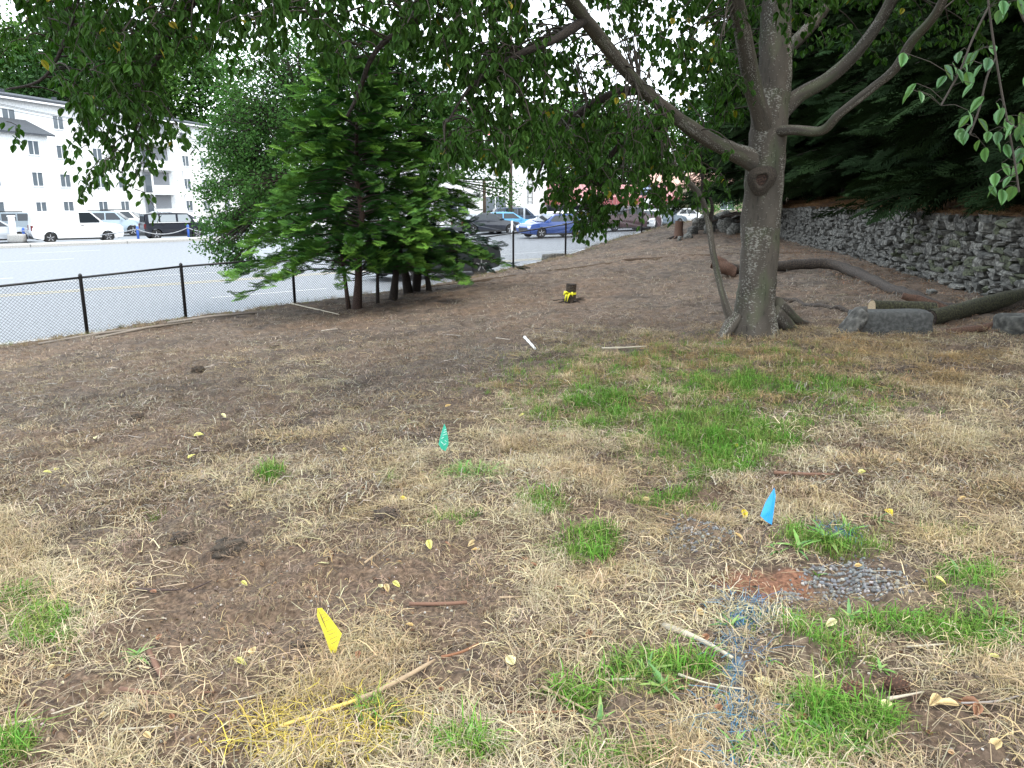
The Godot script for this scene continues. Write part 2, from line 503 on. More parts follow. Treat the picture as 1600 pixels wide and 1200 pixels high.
# ================================================================ ground
func build_ground():
	var depths := PackedFloat32Array()
	var d := -7.0
	while d < 1.0:
		depths.append(d); d += 0.12
	while d < 42.0:
		depths.append(d)
		d += 0.007 + 0.0048 * maxf(d, 1.0)
	var cols := 440
	var rows := depths.size()
	var vs := PackedVector3Array(); vs.resize(rows * (cols + 1))
	var ns := PackedVector3Array(); ns.resize(rows * (cols + 1))
	var cs := PackedColorArray(); cs.resize(rows * (cols + 1))
	var lid := gp(1190, 915)
	for j in rows:
		var dd := depths[j]
		var hw := maxf(5.5, 0.72 * dd + 3.0)
		for i in cols + 1:
			var s := float(i) / cols * 2.0 - 1.0
			var x := s * hw
			if dd > 20: x = s * 16.0 + 2.0
			var k := j * (cols + 1) + i
			var y := ground_fine(x, dd)
			vs[k] = Vector3(x, y, -dd)
			# matter on the ground: bare soil in several tones, thatch, clay, spray paint
			var n1 := noise.get_noise_2d(x * 45 + 11, dd * 45)
			var n2 := fine.get_noise_2d(x * 300, dd * 300 + 40)
			var n3 := fine.get_noise_2d(x * 1700, dd * 1700)
			var c := Color(.14, .102, .073).lerp(Color(.09, .064, .045), clampf(n1 * 1.6 + .35, 0, 1))
			c = c.lerp(Color(.17, .125, .09), clampf(n2 * 1.5 - .1, 0, 1) * .8)
			c = c.lerp(Color(.155, .105, .07), clampf(.35 + 1.6 * noise.get_noise_2d(x * 28 + 140, dd * 28), 0, 1))
			var st := straw_here(x, dd)
			c = c.lerp(Color(.2, .158, .105), clampf(st * 1.1 + n2 * .6 - .35, 0, 1) * .6)
			c = c * (1.0 + n3 * .55)
			var q := Vector2((x - lid.x) / .17, (dd + lid.z) / .13).length() + n2 * .5
			c = c.lerp(Color(.24, .115, .07), 1.0 - smoothstep(.8, 1.15, q))
			if dd > 1.6 and dd < 4.5 and x > .3:
				for b in PAINT:
					if b[4] == 0:
						var pp := to_px(Vector3(x, y, -dd))
						if Vector2((pp.x - b[0]) / b[2], (pp.y - b[1]) / b[3]).length() + n2 * .6 + n3 * .8 < .95: c = Color(.06, .16, .27) * (1.0 + n3 * .5)
			cs[k] = c
	for j in rows:
		for i in cols + 1:
			var k := j * (cols + 1) + i
			var a := vs[k - 1] if i > 0 else vs[k]
			var b := vs[k + 1] if i < cols else vs[k]
			var e := vs[k - cols - 1] if j > 0 else vs[k]
			var f := vs[k + cols + 1] if j < rows - 1 else vs[k]
			ns[k] = (b - a).cross(f - e).normalized()
	var ix := PackedInt32Array(); ix.resize((rows - 1) * cols * 6)
	var w := 0
	for j in rows - 1:
		for i in cols:
			var k := j * (cols + 1) + i
			ix[w] = k; ix[w + 1] = k + cols + 1; ix[w + 2] = k + 1
			ix[w + 3] = k + 1; ix[w + 4] = k + cols + 1; ix[w + 5] = k + cols + 2
			w += 6
	var arr := []; arr.resize(Mesh.ARRAY_MAX)
	arr[Mesh.ARRAY_VERTEX] = vs; arr[Mesh.ARRAY_NORMAL] = ns; arr[Mesh.ARRAY_COLOR] = cs; arr[Mesh.ARRAY_INDEX] = ix
	var am := ArrayMesh.new()
	am.add_surface_from_arrays(Mesh.PRIMITIVE_TRIANGLES, arr)
	var m := mat(1, 1, 1, 1.0)
	m.vertex_color_use_as_albedo = true
	m.albedo_texture = noise_tex(0.03, Color(.62, .6, .58), Color(1, 1, 1), 6, 1024, 21, .25)
	m.normal_enabled = true
	m.normal_texture = bump_tex(0.04, 9.0, 6, 1024, 8)
	m.uv1_triplanar = true; m.uv1_world_triplanar = true
	m.uv1_scale = Vector3.ONE * 1.3
	struct("ground", am, m)
	# the far plain that everything across the road stands on
	var st2 := st_new(false)
	quad(st2, Vector3(-600, -2.2, 60), Vector3(-600, -2.2, -700), Vector3(600, -2.2, -700), Vector3(600, -2.2, 60))
	struct("plain", done(st2), grainy(.12, .12, .1, 1.0, .3, .7, 2.0))

# ================================================================ road, kerbs, markings
func road_p(along: float, across: float, lift := 0.0) -> Vector3:
	var q := ROAD_D * along + ROAD_N * across
	return Vector3(q.x, road_y(q.x, q.y) + lift, -q.y)
func strip(a0: float, a1: float, c0: float, c1: float, lift: float) -> ArrayMesh:
	var st := st_new(false)
	quad(st, road_p(a0, c0, lift), road_p(a0, c1, lift), road_p(a1, c1, lift), road_p(a1, c0, lift))
	return done(st)
func build_road():
	struct("road", strip(-60, 110, 6.0, 52.0, 0.0), M.asphalt)
	struct("parking_lot", strip(-60, 110, 52.3, 110.0, 0.02), M.asphalt)
	# far kerb, a low rounded concrete lip with a narrow pavement behind it
	var st := st_new(false)
	for k in 34:
		var a0 := -60.0 + k * 5.0
		var a1 := a0 + 4.97
		var prof := [Vector2(52.0, -.02), Vector2(52.03, .13), Vector2(52.08, .16), Vector2(53.6, .17), Vector2(53.65, 0)]
		for j in 4:
			quad(st, road_p(a0, prof[j].x, prof[j].y), road_p(a0, prof[j + 1].x, prof[j + 1].y), road_p(a1, prof[j + 1].x, prof[j + 1].y), road_p(a1, prof[j].x, prof[j].y))
	struct("pavement", done(st), M.concrete)
	var marks := [[22.5, 2], [26.7, 1], [27.1, 1], [30.0, 0], [32.6, 2], [41.0, 2], [46.5, 2]]
	for mk in marks:
		var m: Material = M.yellow_line if mk[1] == 1 else M.white_line
		if mk[1] == 2:
			for k in 14:
				struct("lane_dash", strip(-57.0 + k * 11.0 + mk[0] * .37, -53.6 + k * 11.0 + mk[0] * .37, mk[0], mk[0] + .13, .006), m)
		else:
			struct("lane_line", strip(-60, 110, mk[0], mk[0] + .13, .006), m)
	# near kerb follows the fence
	var kb := st_new(false)
	var off := offset_line(fence_line, 0.95)
	for i in off.size() - 1:
		var a := off[i]; var b := off[i + 1]
		var t := (b - a).normalized()
		var n := Vector2(-t.y, t.x)
		var prof := [Vector2(-.12, -.1), Vector2(-.11, .15), Vector2(.09, .15), Vector2(.13, .12), Vector2(.15, -.05)]
		for j in 4:
			var pts := []
			for q in [[a, prof[j]], [a, prof[j + 1]], [b, prof[j + 1]], [b, prof[j]]]:
				var w: Vector2 = q[0] + n * q[1].x
				pts.append(Vector3(w.x, road_y(w.x, w.y) + q[1].y, -w.y))
			quad(kb, pts[0], pts[1], pts[2], pts[3])
	struct("kerb", done(kb), M.concrete)
func offset_line(line: PackedVector2Array, o: float) -> PackedVector2Array:
	var r := PackedVector2Array()
	for i in line.size():
		var t := (line[mini(i + 1, line.size() - 1)] - line[maxi(i - 1, 0)]).normalized()
		r.append(line[i] + Vector2(-t.y, t.x) * o)
	return r

# ================================================================ chain-link fence
func build_fence():
	var t := thing("chain_link_fence", "black chain link fence with round posts between the bare soil and the road", "fence")
	var tops := []
	for i in fence_line.size():
		var f := fence_line[i]
		var y := base_h(f.x, f.y)
		var p := Vector3(f.x, y, -f.y)
		tops.append(p)
		if i == 0: continue
		var hgt := 1.09
		var st := st_new()
		tube(st, [p + Vector3(0, -.3, 0), p + Vector3(0, hgt, 0), p + Vector3(0, hgt + .02, 0), p + Vector3(0, hgt + .045, 0)], [.032, .032, .036, .012], 10)
		piece("post", done(st), M.black_metal, t)
	for i in fence_line.size() - 1:
		var a: Vector3 = tops[i]; var b: Vector3 = tops[i + 1]
		var st := st_new()
		tube(st, [a + Vector3(0, 1.06, 0), b + Vector3(0, 1.06, 0)], [.021, .021], 8)
		piece("top_rail", done(st), M.black_metal, t)
		# woven wire: two families of wires crossing at the fence's slope, each wire bent over its neighbours
		var w := st_new()
		var along := b - a
		var len_ := Vector2(along.x, along.z).length()
		var side := Vector3(-along.z, 0, along.x).normalized() * .004
		var hh := 1.0
		var step := .062
		var n := int((len_ + hh) / step)
		for fam in 2:
			for k in n:
				var s0 := k * step - hh
				var q0 := maxf(0.0, s0); var q1 := minf(len_, s0 + hh)
				if q1 - q0 < .03: continue
				var y0 := q0 - s0; var y1 := q1 - s0
				if fam == 1:
					y0 = hh - y0; y1 = hh - y1
				var p0 := a + along * (q0 / len_) + Vector3(0, .05 + y0, 0) + side * (1 if fam else -1)
				var p1 := a + along * (q1 / len_) + Vector3(0, .05 + y1, 0) + side * (1 if fam else -1)
				tube(w, [p0, p1], [.0031, .0031], 3, false, 0.0, false)
		piece("wire_mesh", done(w), M.black_metal, t)

# ================================================================ dry stone wall and the bank it holds
func wall_point(s: float) -> Array:
	var acc := 0.0
	for i in wall_line.size() - 1:
		var a := wall_line[i]; var b := wall_line[i + 1]
		var l := a.distance_to(b)
		if s <= acc + l or i == wall_line.size() - 2:
			return [a.lerp(b, (s - acc) / l), (b - a).normalized()]
		acc += l
	return []
func wall_top(d: float) -> float:
	return 1.2 - .004 * absf(d - 16) + .05 * noise.get_noise_1d(d * 60)
func build_wall():
	var t := thing("stone_wall", "low dry stone wall of rough grey stones holding back the wooded bank", "wall")
	var total := 0.0
	for i in wall_line.size() - 1: total += wall_line[i].distance_to(wall_line[i + 1])
	# earth core behind the stones
	var core := st_new()
	var ss := 0.0
	while ss < total - .4:
		var a := wall_point(ss); var b := wall_point(ss + .4)
		var na := Vector2(a[1].y, -a[1].x); var nb := Vector2(b[1].y, -b[1].x)
		var pa: Vector2 = a[0] + na * .13; var pb: Vector2 = b[0] + nb * .13
		quad(core, Vector3(pa.x, -.5, -pa.y), Vector3(pa.x + .1, wall_top(pa.y) - .06, -pa.y), Vector3(pb.x + .1, wall_top(pb.y) - .06, -pb.y), Vector3(pb.x, -.5, -pb.y))
		ss += .4
	piece("earth_core", done(core), M.earth, t)
	var variants := []
	for k in 9: variants.append(stone_mesh(k * 13 + 3, 2, .3, 7.0))
	var mats := [M.stone, M.stone_pale, M.stone_dark, M.stone_moss, M.stone]
	var stones := []
	var row := 0
	var y := 0.0
	while y < 1.12:
		var rh := rng.randf_range(.07, .135)
		var s := 4.2 - rng.randf() * .3
		while s < total - .2:
			var wd := rng.randf_range(.13, .42) * (1.15 if y < .3 else 1.0)
			var q := wall_point(s + wd / 2)
			var p: Vector2 = q[0]
			var by := base_h(p.x, p.y) - .08
			var sc := (wall_top(p.y) - by) / 1.12
			var yy := by + (y + rh / 2) * sc
			stones.append([p, q[1], yy, Vector3(wd * rng.randf_range(.9, 1.0), rh * sc * rng.randf_range(.82, 1.22), rng.randf_range(.24, .36)), y, rng.randi()])
			s += wd + rng.randf_range(0, .025)
		y += rh
		row += 1
	stones.sort_custom(func(a, b): return a[0].y < b[0].y)
	var rest := st_new(false)
	var made := 0
	for e in stones:
		var d: float = e[0].y
		var lean: float = e[4] * .1 + rng.randf_range(-.05, .05)
		var tn: Vector2 = e[1]
		var out := Vector3(tn.y, 0, tn.x)       # towards the bank
		var bx := Basis(Vector3(tn.x, 0, -tn.y), Vector3.UP, out)
		bx = bx * Basis.from_euler(Vector3(rng.randf_range(-.12, .12), rng.randf_range(-.15, .15), rng.randf_range(-.09, .09)))
		bx = bx * Basis.from_scale(e[3])
		var pos := Vector3(e[0].x, e[2], -d) + out * (lean + .04)
		var mv: Mesh = variants[e[5] % 9]
		var mm: Material = mats[(e[5] / 9) % 5]
		if noise.get_noise_2d(d * 130, e[2] * 260) > .38: mm = M.stone_pale
		if d > 8.8 and made < 300:
			piece("stone", mv, mm, t, pos, bx)
			made += 1
		elif d > 8.8:
			rest.append_from(mv, 0, Transform3D(bx, pos))
	var r := piece("far_stones", rest.commit(), M.stone, t)
	r.set_meta("kind", "stuff")
	# bank behind the wall
	var bank := st_new()
	var nx := 26
	var nzs := 70
	for j in nzs:
		for i in nx:
			var q := []
			for o in [[0, 0], [0, 1], [1, 1], [1, 0]]:
				var wp := wall_point(float(j + o[1]) / nzs * total)
				var a := float(i + o[0]) / nx
				var o2 := .16 + a * a * 26.0
				var tn: Vector2 = wp[1]
				var p: Vector2 = wp[0] + Vector2(tn.y, -tn.x) * o2
				q.append(Vector3(p.x, wall_top(wp[0].y) + .02 + .22 * o2 + .1 * noise.get_noise_2d(p.x * 50, p.y * 50) * minf(o2, 1.0), -p.y))
			quad(bank, q[0], q[1], q[2], q[3])
	struct("bank", done(bank), M.litter)

# ================================================================ leaves
func leaf_mesh(len_: float, wid: float, fold := 0.25, tipped := 0.12) -> ArrayMesh:
	var st := st_new()
	var prof := [[0.0, 0.0], [.14, .62], [.38, 1.0], [.66, .78], [.86, .36], [1.0, 0.0]]
	for i in prof.size() - 1:
		var y0: float = prof[i][0] * len_; var y1: float = prof[i + 1][0] * len_
		var w0: float = prof[i][1] * wid * .5; var w1: float = prof[i + 1][1] * wid * .5
		var z0: float = -tipped * len_ * prof[i][0] * prof[i][0]; var z1: float = -tipped * len_ * prof[i + 1][0] * prof[i + 1][0]
		var c0 := Vector3(0, y0, z0); var c1 := Vector3(0, y1, z1)
		for s in [-1.0, 1.0]:
			var e0 := Vector3(s * w0, y0, z0 + w0 * fold); var e1 := Vector3(s * w1, y1, z1 + w1 * fold)
			if w0 > 0: tri(st, c0, e0, e1)
			if w1 > 0: tri(st, c0, e1, c1)
	return done(st)
func hang_basis(droop: float, s: float) -> Basis:   # leaf y axis points along the leaf; droop 1 = straight down
	var az := rng.randf() * TAU
	var dir := Vector3(cos(az), -droop * 2.2 + rng.randf_range(-.5, .5), sin(az)).normalized()
	var side := dir.cross(Vector3.UP)
	if side.length() < .1: side = Vector3.RIGHT
	side = side.normalized().rotated(dir, rng.randf_range(-.9, .9))
	return Basis(side * s, dir * s, side.cross(dir) * s)

# ================================================================ the big tree
const CANOPY := ["499999999999999999999999999999999", "1599999998888888644899987666666633", "169999898766577983379999745664433", "125896242222235799657999522320000", "003894001111111478735888540000000", "312983100000003466547887300000000", "001186000000002354357873200000000", "000150000000000321138831000000000", "000000000000000000064000000000000", "000000000000000000000000000000000"]
func canopy_at(px: float, py: float) -> float:
	var fx := clampf(px / 50.0, 0, 31.999)
	var fy := clampf((py + 50.0) / 50.0, 0, 8.999)
	var i := int(fx); var j := int(fy)
	fx -= i; fy -= j
	var g := func(a: int, b: int) -> float: return clampf(CANOPY[b].unicode_at(mini(a, CANOPY[b].length() - 1)) - 48, 0, 9)
	return lerpf(lerpf(g.call(i, j), g.call(i + 1, j), fx), lerpf(g.call(i, j + 1), g.call(i + 1, j + 1), fx), fy) / 9.0
const LIMB_PX := [[Vector2(1170, 250), Vector2(1060, 186), Vector2(1005, 140), Vector2(958, 85), Vector2(905, 10)], [Vector2(1195, 300), Vector2(1195, 190), Vector2(1168, 90), Vector2(1148, -10)], [Vector2(1225, 165), Vector2(1345, 75), Vector2(1400, 0)], [Vector2(1284, 204), Vector2(1398, 108), Vector2(1470, 10)]]
const LEAF := Color(.042, .094, .017)
var limb_nodes := []
func limb(parent: Node, called: String, c: Array, m: Material, sides := 10, lump := .1, per := 6) -> void:
	var sp := smooth_path(c, per)
	var st := st_new()
	tube(st, sp[0], sp[1], sides, true, lump)
	piece(called, done(st, true), m, parent)
	for p in sp[0]: limb_nodes.append(p)
func nearest_node(p: Vector3) -> Vector3:
	var best := Vector3.ZERO
	var bd := 1e9
	for q in limb_nodes:
		var dd: float = p.distance_squared_to(q) + (0.6 if q.y < p.y else 0.0)
		if dd < bd:
			bd = dd; best = q
	return best
# one hanging spray: a drooping twig with leaves on both sides
func spray(p: Vector3, length_: float, leaves: int, size_: float, col: Color, tw: SurfaceTool, xf: Array, cols: Array, link := true):
	var az := rng.randf() * TAU
	var out := Vector3(cos(az), 0, sin(az))
	var pts := []
	var n := 5
	for k in n + 1:
		var s := float(k) / n
		pts.append(p + out * length_ * .55 * s + Vector3(0, .12 * s - .75 * s * s, 0) * length_ + Vector3(rng.randf_range(-.02, .02), 0, rng.randf_range(-.02, .02)))
	if link and rng.randf() < .55:
		var q := nearest_node(p)
		var mid := (p + q) / 2 + Vector3(rng.randf_range(-.1, .1), .1 + .12 * p.distance_to(q), rng.randf_range(-.1, .1))
		var lk := []
		for k in 6:
			var s := k / 5.0
			lk.append(q.lerp(mid, s).lerp(mid.lerp(p, s), s))
		tube(tw, lk, [.008, .007, .0065, .006, .005, .004], 4, false, 0.0, false)
	tube(tw, pts, [.005, .0045, .004, .0035, .0025, .0015], 3, false, 0.0, false)
	for k in leaves:
		var s := pow(rng.randf(), .7) * n
		var i := mini(int(s), n - 1)
		var b: Vector3 = pts[i].lerp(pts[i + 1], s - i)
		b += Vector3(rng.randf_range(-1, 1), rng.randf_range(-.6, .2), rng.randf_range(-1, 1)) * .06
		xf.append(Transform3D(hang_basis(.55, size_ * rng.randf_range(.6, 1.2)), b))
		var c := tint(col, .3)
		if rng.randf() < .012: c = Color(.3, .24, .03)
		cols.append(c)
func build_main_tree():
	var base := gp(1180, 522)
	var D := -base.z
	var t := thing("tree", "old tree with pale flecked bark, a knot hole and drooping boughs", "tree", Vector3.ZERO)
	# trunk with root flare
	var tr := [pv(1178, 548, D, 54.5), pv(1178, 528, D, 44.2), pv(1178, 510, D, 36.7), pv(1180, 480, D, 31.5), pv(1183, 440, D, 29.1), pv(1187, 370, D, 28.2), pv(1193, 310, D, 28.7), pv(1197, 260, D, 29.1), pv(1200, 215, D, 26.3), pv(1202, 175, D, 26.3), pv(1206, 140, D + .05, 25.4), pv(1210, 80, D + .1, 22.6), pv(1214, 0, D + .2, 20.7), pv(1222, -150, D + .3, 16.9), pv(1235, -350, D + .4, 11.3), pv(1240, -600, D + .4, 5.6)]
	limb(t, "trunk", tr, M.bark, 28, .16, 5)
	# buttress roots
	for r in [[1152, 515, 1124, 530, 12], [1205, 508, 1246, 515, 15], [1215, 495, 1262, 503, 10]]:
		var e := gp(r[2], r[3])
		var a := at(r[0], r[1] - 22, D - .05)
		var c := [Vector4(a.x, a.y, a.z, r[4] * D / FOCAL)]
		var mid := a.lerp(e, .6)
		c.append(Vector4(mid.x, e.y + .07, mid.z, r[4] * .75 * D / FOCAL))
		c.append(Vector4(e.x, e.y - .03, e.z, .03))
		limb(t, "root", c, M.bark, 9, .15, 4)
	# great limbs
	limb(t, "limb", [pv(1200, 265, D, 19.2), pv(1160, 243, D - .1, 14.4), pv(1115, 222, D - .3, 11.2), pv(1060, 186, D - .6, 10.0), pv(1005, 140, D - .9, 9.6), pv(958, 85, D - 1.2, 10.0), pv(915, 30, D - 1.6, 10.0), pv(880, -20, D - 2.0, 10.4), pv(820, -120, D - 2.6, 11.2), pv(720, -260, D - 3.2, 8.8), pv(560, -420, D - 3.6, 5.6)], M.bark, 14, .14)
	limb(t, "limb", [pv(1198, 205, D - .05, 16.0), pv(1180, 150, D - .25, 13.6), pv(1168, 90, D - .45, 12.8), pv(1158, 40, D - .6, 12.0), pv(1148, -10, D - .8, 11.2), pv(1120, -140, D - 1.2, 9.6), pv(1060, -330, D - 1.8, 6.4)], M.bark, 12, .12)
	limb(t, "limb", [pv(1212, 185, D + .05, 14.4), pv(1245, 152, D + .1, 11.2), pv(1295, 122, D + .1, 9.6), pv(1345, 75, D, 8.8), pv(1385, 15, D - .1, 8.0), pv(1420, -60, D - .3, 7.2), pv(1490, -220, D - .7, 4.8)], M.bark, 11, .12)
	limb(t, "limb", [pv(1212, 206, D - .1, 8.8), pv(1240, 203, D - .3, 7.2), pv(1284, 204, D - .5, 6.8), pv(1312, 178, D - .7, 6.4), pv(1360, 140, D - .9, 6.4), pv(1398, 108, D - 1.1, 6.8), pv(1425, 65, D - 1.3, 6.4), pv(1462, 22, D - 1.6, 6.4), pv(1490, -40, D - 1.9, 5.6), pv(1530, -150, D - 2.7, 4.8), pv(1560, -190, D - 4.4, 4.0), pv(1575, -140, D - 5.2, 2.4)], M.bark, 11, .12)
	limb(t, "limb", [pv(1205, 130, D, 11.2), pv(1230, 80, D + .5, 9.6), pv(1275, 30, D + 1.0, 8.8), pv(1330, -60, D + 1.5, 7.2), pv(1400, -220, D + 2.0, 4.8)], M.bark, 10, .12)
	# long boughs overhead that bring the hanging sprays out over the soil
	limb(t, "bough", [pv(1160, -100, D - .9, 12), pv(1000, -190, D - 1.4, 10), pv(780, -190, D - 1.9, 9), pv(560, -150, D - 1.9, 8), pv(380, -80, D - 1.7, 7), pv(290, 20, D - 1.5, 5), pv(252, 78, D - 1.4, 4), pv(230, 133, D - 1.4, 3), pv(216, 190, D - 1.4, 2), pv(190, 270, D - 1.4, 1)], M.bark_dark, 8, .1)
	limb(t, "bough", [pv(880, -20, D - 2.0, 8), pv(760, -30, D - 2.2, 7), pv(680, 0, D - 2.2, 6), pv(633, 43, D - 2.2, 4.6), pv(598, 68, D - 2.2, 4), pv(576, 100, D - 2.2, 3.6), pv(560, 147, D - 2.1, 3), pv(542, 182, D - 2.1, 2)], M.bark_dark, 8, .1)
	limb(t, "bough", [pv(560, -150, D - 1.9, 7), pv(330, -190, D - 1.8, 6), pv(160, -120, D - 1.6, 5), pv(110, 40, D - 1.6, 3.2), pv(70, 120, D - 1.6, 2.2), pv(10, 140, D - 1.6, 1.5)], M.bark_dark, 7, .1)
	limb(t, "bough", [pv(1005, 140, D - .9, 8), pv(950, 150, D - .8, 6.5), pv(890, 190, D - .7, 5), pv(850, 250, D - .7, 3), pv(835, 300, D - .7, 1.5)], M.bark_dark, 7, .1)
	limb(t, "bough", [pv(1060, 186, D - .6, 8), pv(1000, 205, D - .4, 6), pv(950, 250, D - .3, 4), pv(930, 330, D - .3, 2)], M.bark_dark, 7, .1)
	limb(t, "bough", [pv(915, 30, D - 1.6, 8), pv(870, 60, D - 2.0, 6), pv(800, 90, D - 2.4, 5), pv(740, 130, D - 2.6, 3), pv(700, 190, D - 2.6, 1.5)], M.bark_dark, 7, .1)
	# side stem growing from the foot of the trunk
	limb(t, "side_stem", [pv(1150, 512, D - .05, 8.6), pv(1139, 490, D - .05, 7.0), pv(1130, 462, D - .05, 5.5), pv(1122, 430, D, 5.1), pv(1114, 393, D, 4.8), pv(1107, 348, D + .05, 4.7), pv(1097, 312, D + .05, 4.4), pv(1088, 297, D + .1, 4.3), pv(1062, 270, D + .1, 3.6), pv(1042, 235, D + .1, 2.8), pv(1028, 205, D + .2, 2.0), pv(1000, 150, D + .2, 1.2)], M.bark, 9, .14)
	limb(t, "side_stem", [pv(1097, 312, D + .05, 3.9), pv(1098, 282, D + .1, 2.7), pv(1094, 240, D + .1, 1.9), pv(1100, 190, D + .2, 1.2)], M.bark_dark, 7, .1)
	limb(t, "side_stem", [pv(1109, 345, D + .05, 3.9), pv(1113, 325, D, 2.8), pv(1109, 308, D, 2.0)], M.bark_dark, 7, .1)
	# knot hole: a swollen collar round a dark hollow
	var kp := at(1190, 281, D - 30.5 * D / FOCAL)
	var nrm := (Vector3(0, EYE, 0) - kp).normalized()
	nrm.y = 0; nrm = nrm.normalized()
	var kr := st_new()
	var ux := nrm.cross(Vector3.UP).normalized()
	var ring := [[.19, -.03], [.15, .0], [.12, .018], [.098, .03], [.082, .026], [.074, .008], [.066, -.002]]
	for k in 20:
		for i in ring.size() - 1:
			var q := []
			for o in [[k, i], [k, i + 1], [k + 1, i + 1], [k + 1, i]]:
				var a: float = TAU * (o[0] % 20) / 20.0
				var w := .72 * (1.0 + .1 * sin(a * 3.0) + .08 * cos(a * 2.0 + 1.0))
				q.append(kp + (ux * cos(a) + Vector3.UP * sin(a) * 1.12) * ring[o[1]][0] * w + nrm * (ring[o[1]][1] + .012))
			quad(kr, q[0], q[1], q[2], q[3])
	var kn := piece("knot_hole", done(kr), M.knot, t)
	var dish := st_new(false)
	for k in 20:
		var a0 := TAU * k / 20.0; var a1 := TAU * (k + 1) / 20.0
		tri(dish, kp + nrm * .014, kp + nrm * .014 + (ux * cos(a1) + Vector3.UP * sin(a1)) * .062, kp + nrm * .014 + (ux * cos(a0) + Vector3.UP * sin(a0)) * .062)
	piece("hollow", done(dish), M.bark_red, kn)
	# foliage
	var tw := st_new()
	var xf := []
	var cols := []
	var made := 0
	var tries := 0
	while made < 1020 and tries < 30000:
		tries += 1
		var px := rng.randf_range(-30, 1600)
		var py := rng.randf_range(-60, 350)
		var dens := canopy_at(px, py)
		if rng.randf() > pow(dens, 1.35): continue
		var dd := D - 1.4
		if px < 350: dd = D - 1.6
		elif px < 850: dd = D - 2.3 + (px - 350) / 500.0 * .5
		elif px < 1060: dd = D - .9
		else: dd = D - .4
		dd += rng.randf_range(-.9, .9)
		var clear_of := 1e9                             # keep the great limbs free of leaves on the near side
		for sg in LIMB_PX:
			for i in sg.size() - 1:
				clear_of = minf(clear_of, Geometry2D.get_closest_point_to_segment(Vector2(px, py + 14), sg[i], sg[i + 1]).distance_to(Vector2(px, py + 14)))
		if clear_of < 36.0: dd = D + .25 + rng.randf() * 1.0
		var p := at(px, py - 36, dd)
		var col := LEAF
		spray(p, rng.randf_range(.22, .5), 17 if py < 240 else 12, .078, col, tw, xf, cols)
		made += 1
	# the tight dark cluster that hangs beside the shop roof
	for k in 30:
		spray(at(rng.randf_range(888, 955), rng.randf_range(300, 350), D - .3 + rng.randf_range(-.2, .2)), .3, 13, .07, LEAF, tw, xf, cols)
	for k in 14:
		spray(at(rng.randf_range(130, 235), rng.randf_range(170, 275), D - 1.4 + rng.randf_range(-.2, .2)), .3, 12, .075, LEAF, tw, xf, cols)
	for k in 120:
		spray(at(rng.randf_range(840, 1050), rng.randf_range(170, 300), D - .5 + rng.randf_range(-.5, .6)), .32, 14, .078, LEAF, tw, xf, cols)
	for k in 60:
		spray(at(rng.randf_range(690, 830), rng.randf_range(60, 240), D - 2.2 + rng.randf_range(-.5, .5)), .3, 13, .08, LEAF, tw, xf, cols)
	# crown above the picture, out to the far side of the tree
	var high := 0
	while high < 760:
		var az := rng.randf() * TAU
		var r := sqrt(rng.randf())
		var p := Vector3(1.4 + cos(az) * r * 6.6, 0, base.z + 1.6 + sin(az) * r * 5.4)
		p.y = 3.4 + (1.0 - r * r) * 3.6 * rng.randf() + rng.randf() * .8
		if -p.z < 2.4: continue
		if to_px(p).y > -60: continue
		spray(p, rng.randf_range(.5, .9), 24, .115, LEAF, tw, xf, cols)
		high += 1
	# the near twig that hangs in from above beside the bank
	var near_nodes := []
	var near_leaf := leaf_mesh(1.0, .62)
	var near_mats := []
	for c in [Color(.04, .12, .035), Color(.055, .15, .045), Color(.035, .1, .04), Color(.06, .16, .04)]:
		var m := mat(c.r, c.g, c.b, .45)
		m.cull_mode = BaseMaterial3D.CULL_DISABLED
		m.backlight_enabled = true; m.backlight = Color(.35, .45, .15)
		near_mats.append(m)
	for c in [[[1532, -120, 0], [1545, 10, 0], [1556, 90, 0], [1566, 150, 0], [1574, 190, 0], [1585, 250, 0], [1592, 300, 0]], [[1545, 10, 0], [1520, 60, 0], [1500, 110, 0], [1470, 165, 0]], [[1556, 90, 0], [1542, 120, 0], [1530, 170, 0], [1515, 210, 0]], [[1574, -120, 0], [1590, 0, 0], [1605, 40, 0], [1640, 90, 0]], [[1574, 190, 0], [1590, 200, 0], [1610, 190, 0]]]:
		var pts := []
		for e in c: pts.append(pv(e[0], e[1], D - 5.2, 1.6))
		var sp := smooth_path(pts, 5)
		tube(tw, sp[0], sp[1], 5, false, 0.0, false)
		for p in sp[0]: near_nodes.append(p)
	var spots := [[1500, 90], [1488, 108], [1478, 128], [1505, 105], [1520, 92], [1530, 88], [1545, 100], [1510, 122], [1495, 118], [1475, 112], [1535, 110], [1550, 80], [1522, 140], [1538, 160], [1556, 170], [1425, 150], [1437, 152], [1432, 140], [1412, 92], [1515, 190], [1528, 195], [1520, 205], [1500, 210], [1505, 215], [1512, 182], [1566, 178], [1580, 190], [1595, 185], [1570, 200], [1585, 205], [1598, 205], [1560, 215], [1545, 215], [1530, 228], [1540, 240], [1552, 225], [1590, 220], [1570, 235], [1565, 265], [1555, 280], [1580, 285], [1545, 300], [1565, 305], [1585, 300], [1595, 265], [1598, 240], [1560, 295], [1590, 8], [1580, 15], [1597, 20], [1562, 25], [1566, 10], [1600, 130], [1600, 250]]
	for s in spots:
		var p := at(s[0], s[1] - 10, D - 5.2 + rng.randf_range(-.12, .12))
		piece("leaf", near_leaf, near_mats[rng.randi() % 4], t, p, hang_basis(.75, .068 * rng.randf_range(.75, 1.15)))
		var q: Vector3 = near_nodes[0]
		for nn in near_nodes:
			if nn.distance_squared_to(p) < q.distance_squared_to(p): q = nn
		tube(tw, [q, q.lerp(p, .5) + Vector3(0, .012, 0), p], [.0016, .0014, .001], 3, false, 0.0, false)
	piece("twigs", done(tw), M.twig, t)
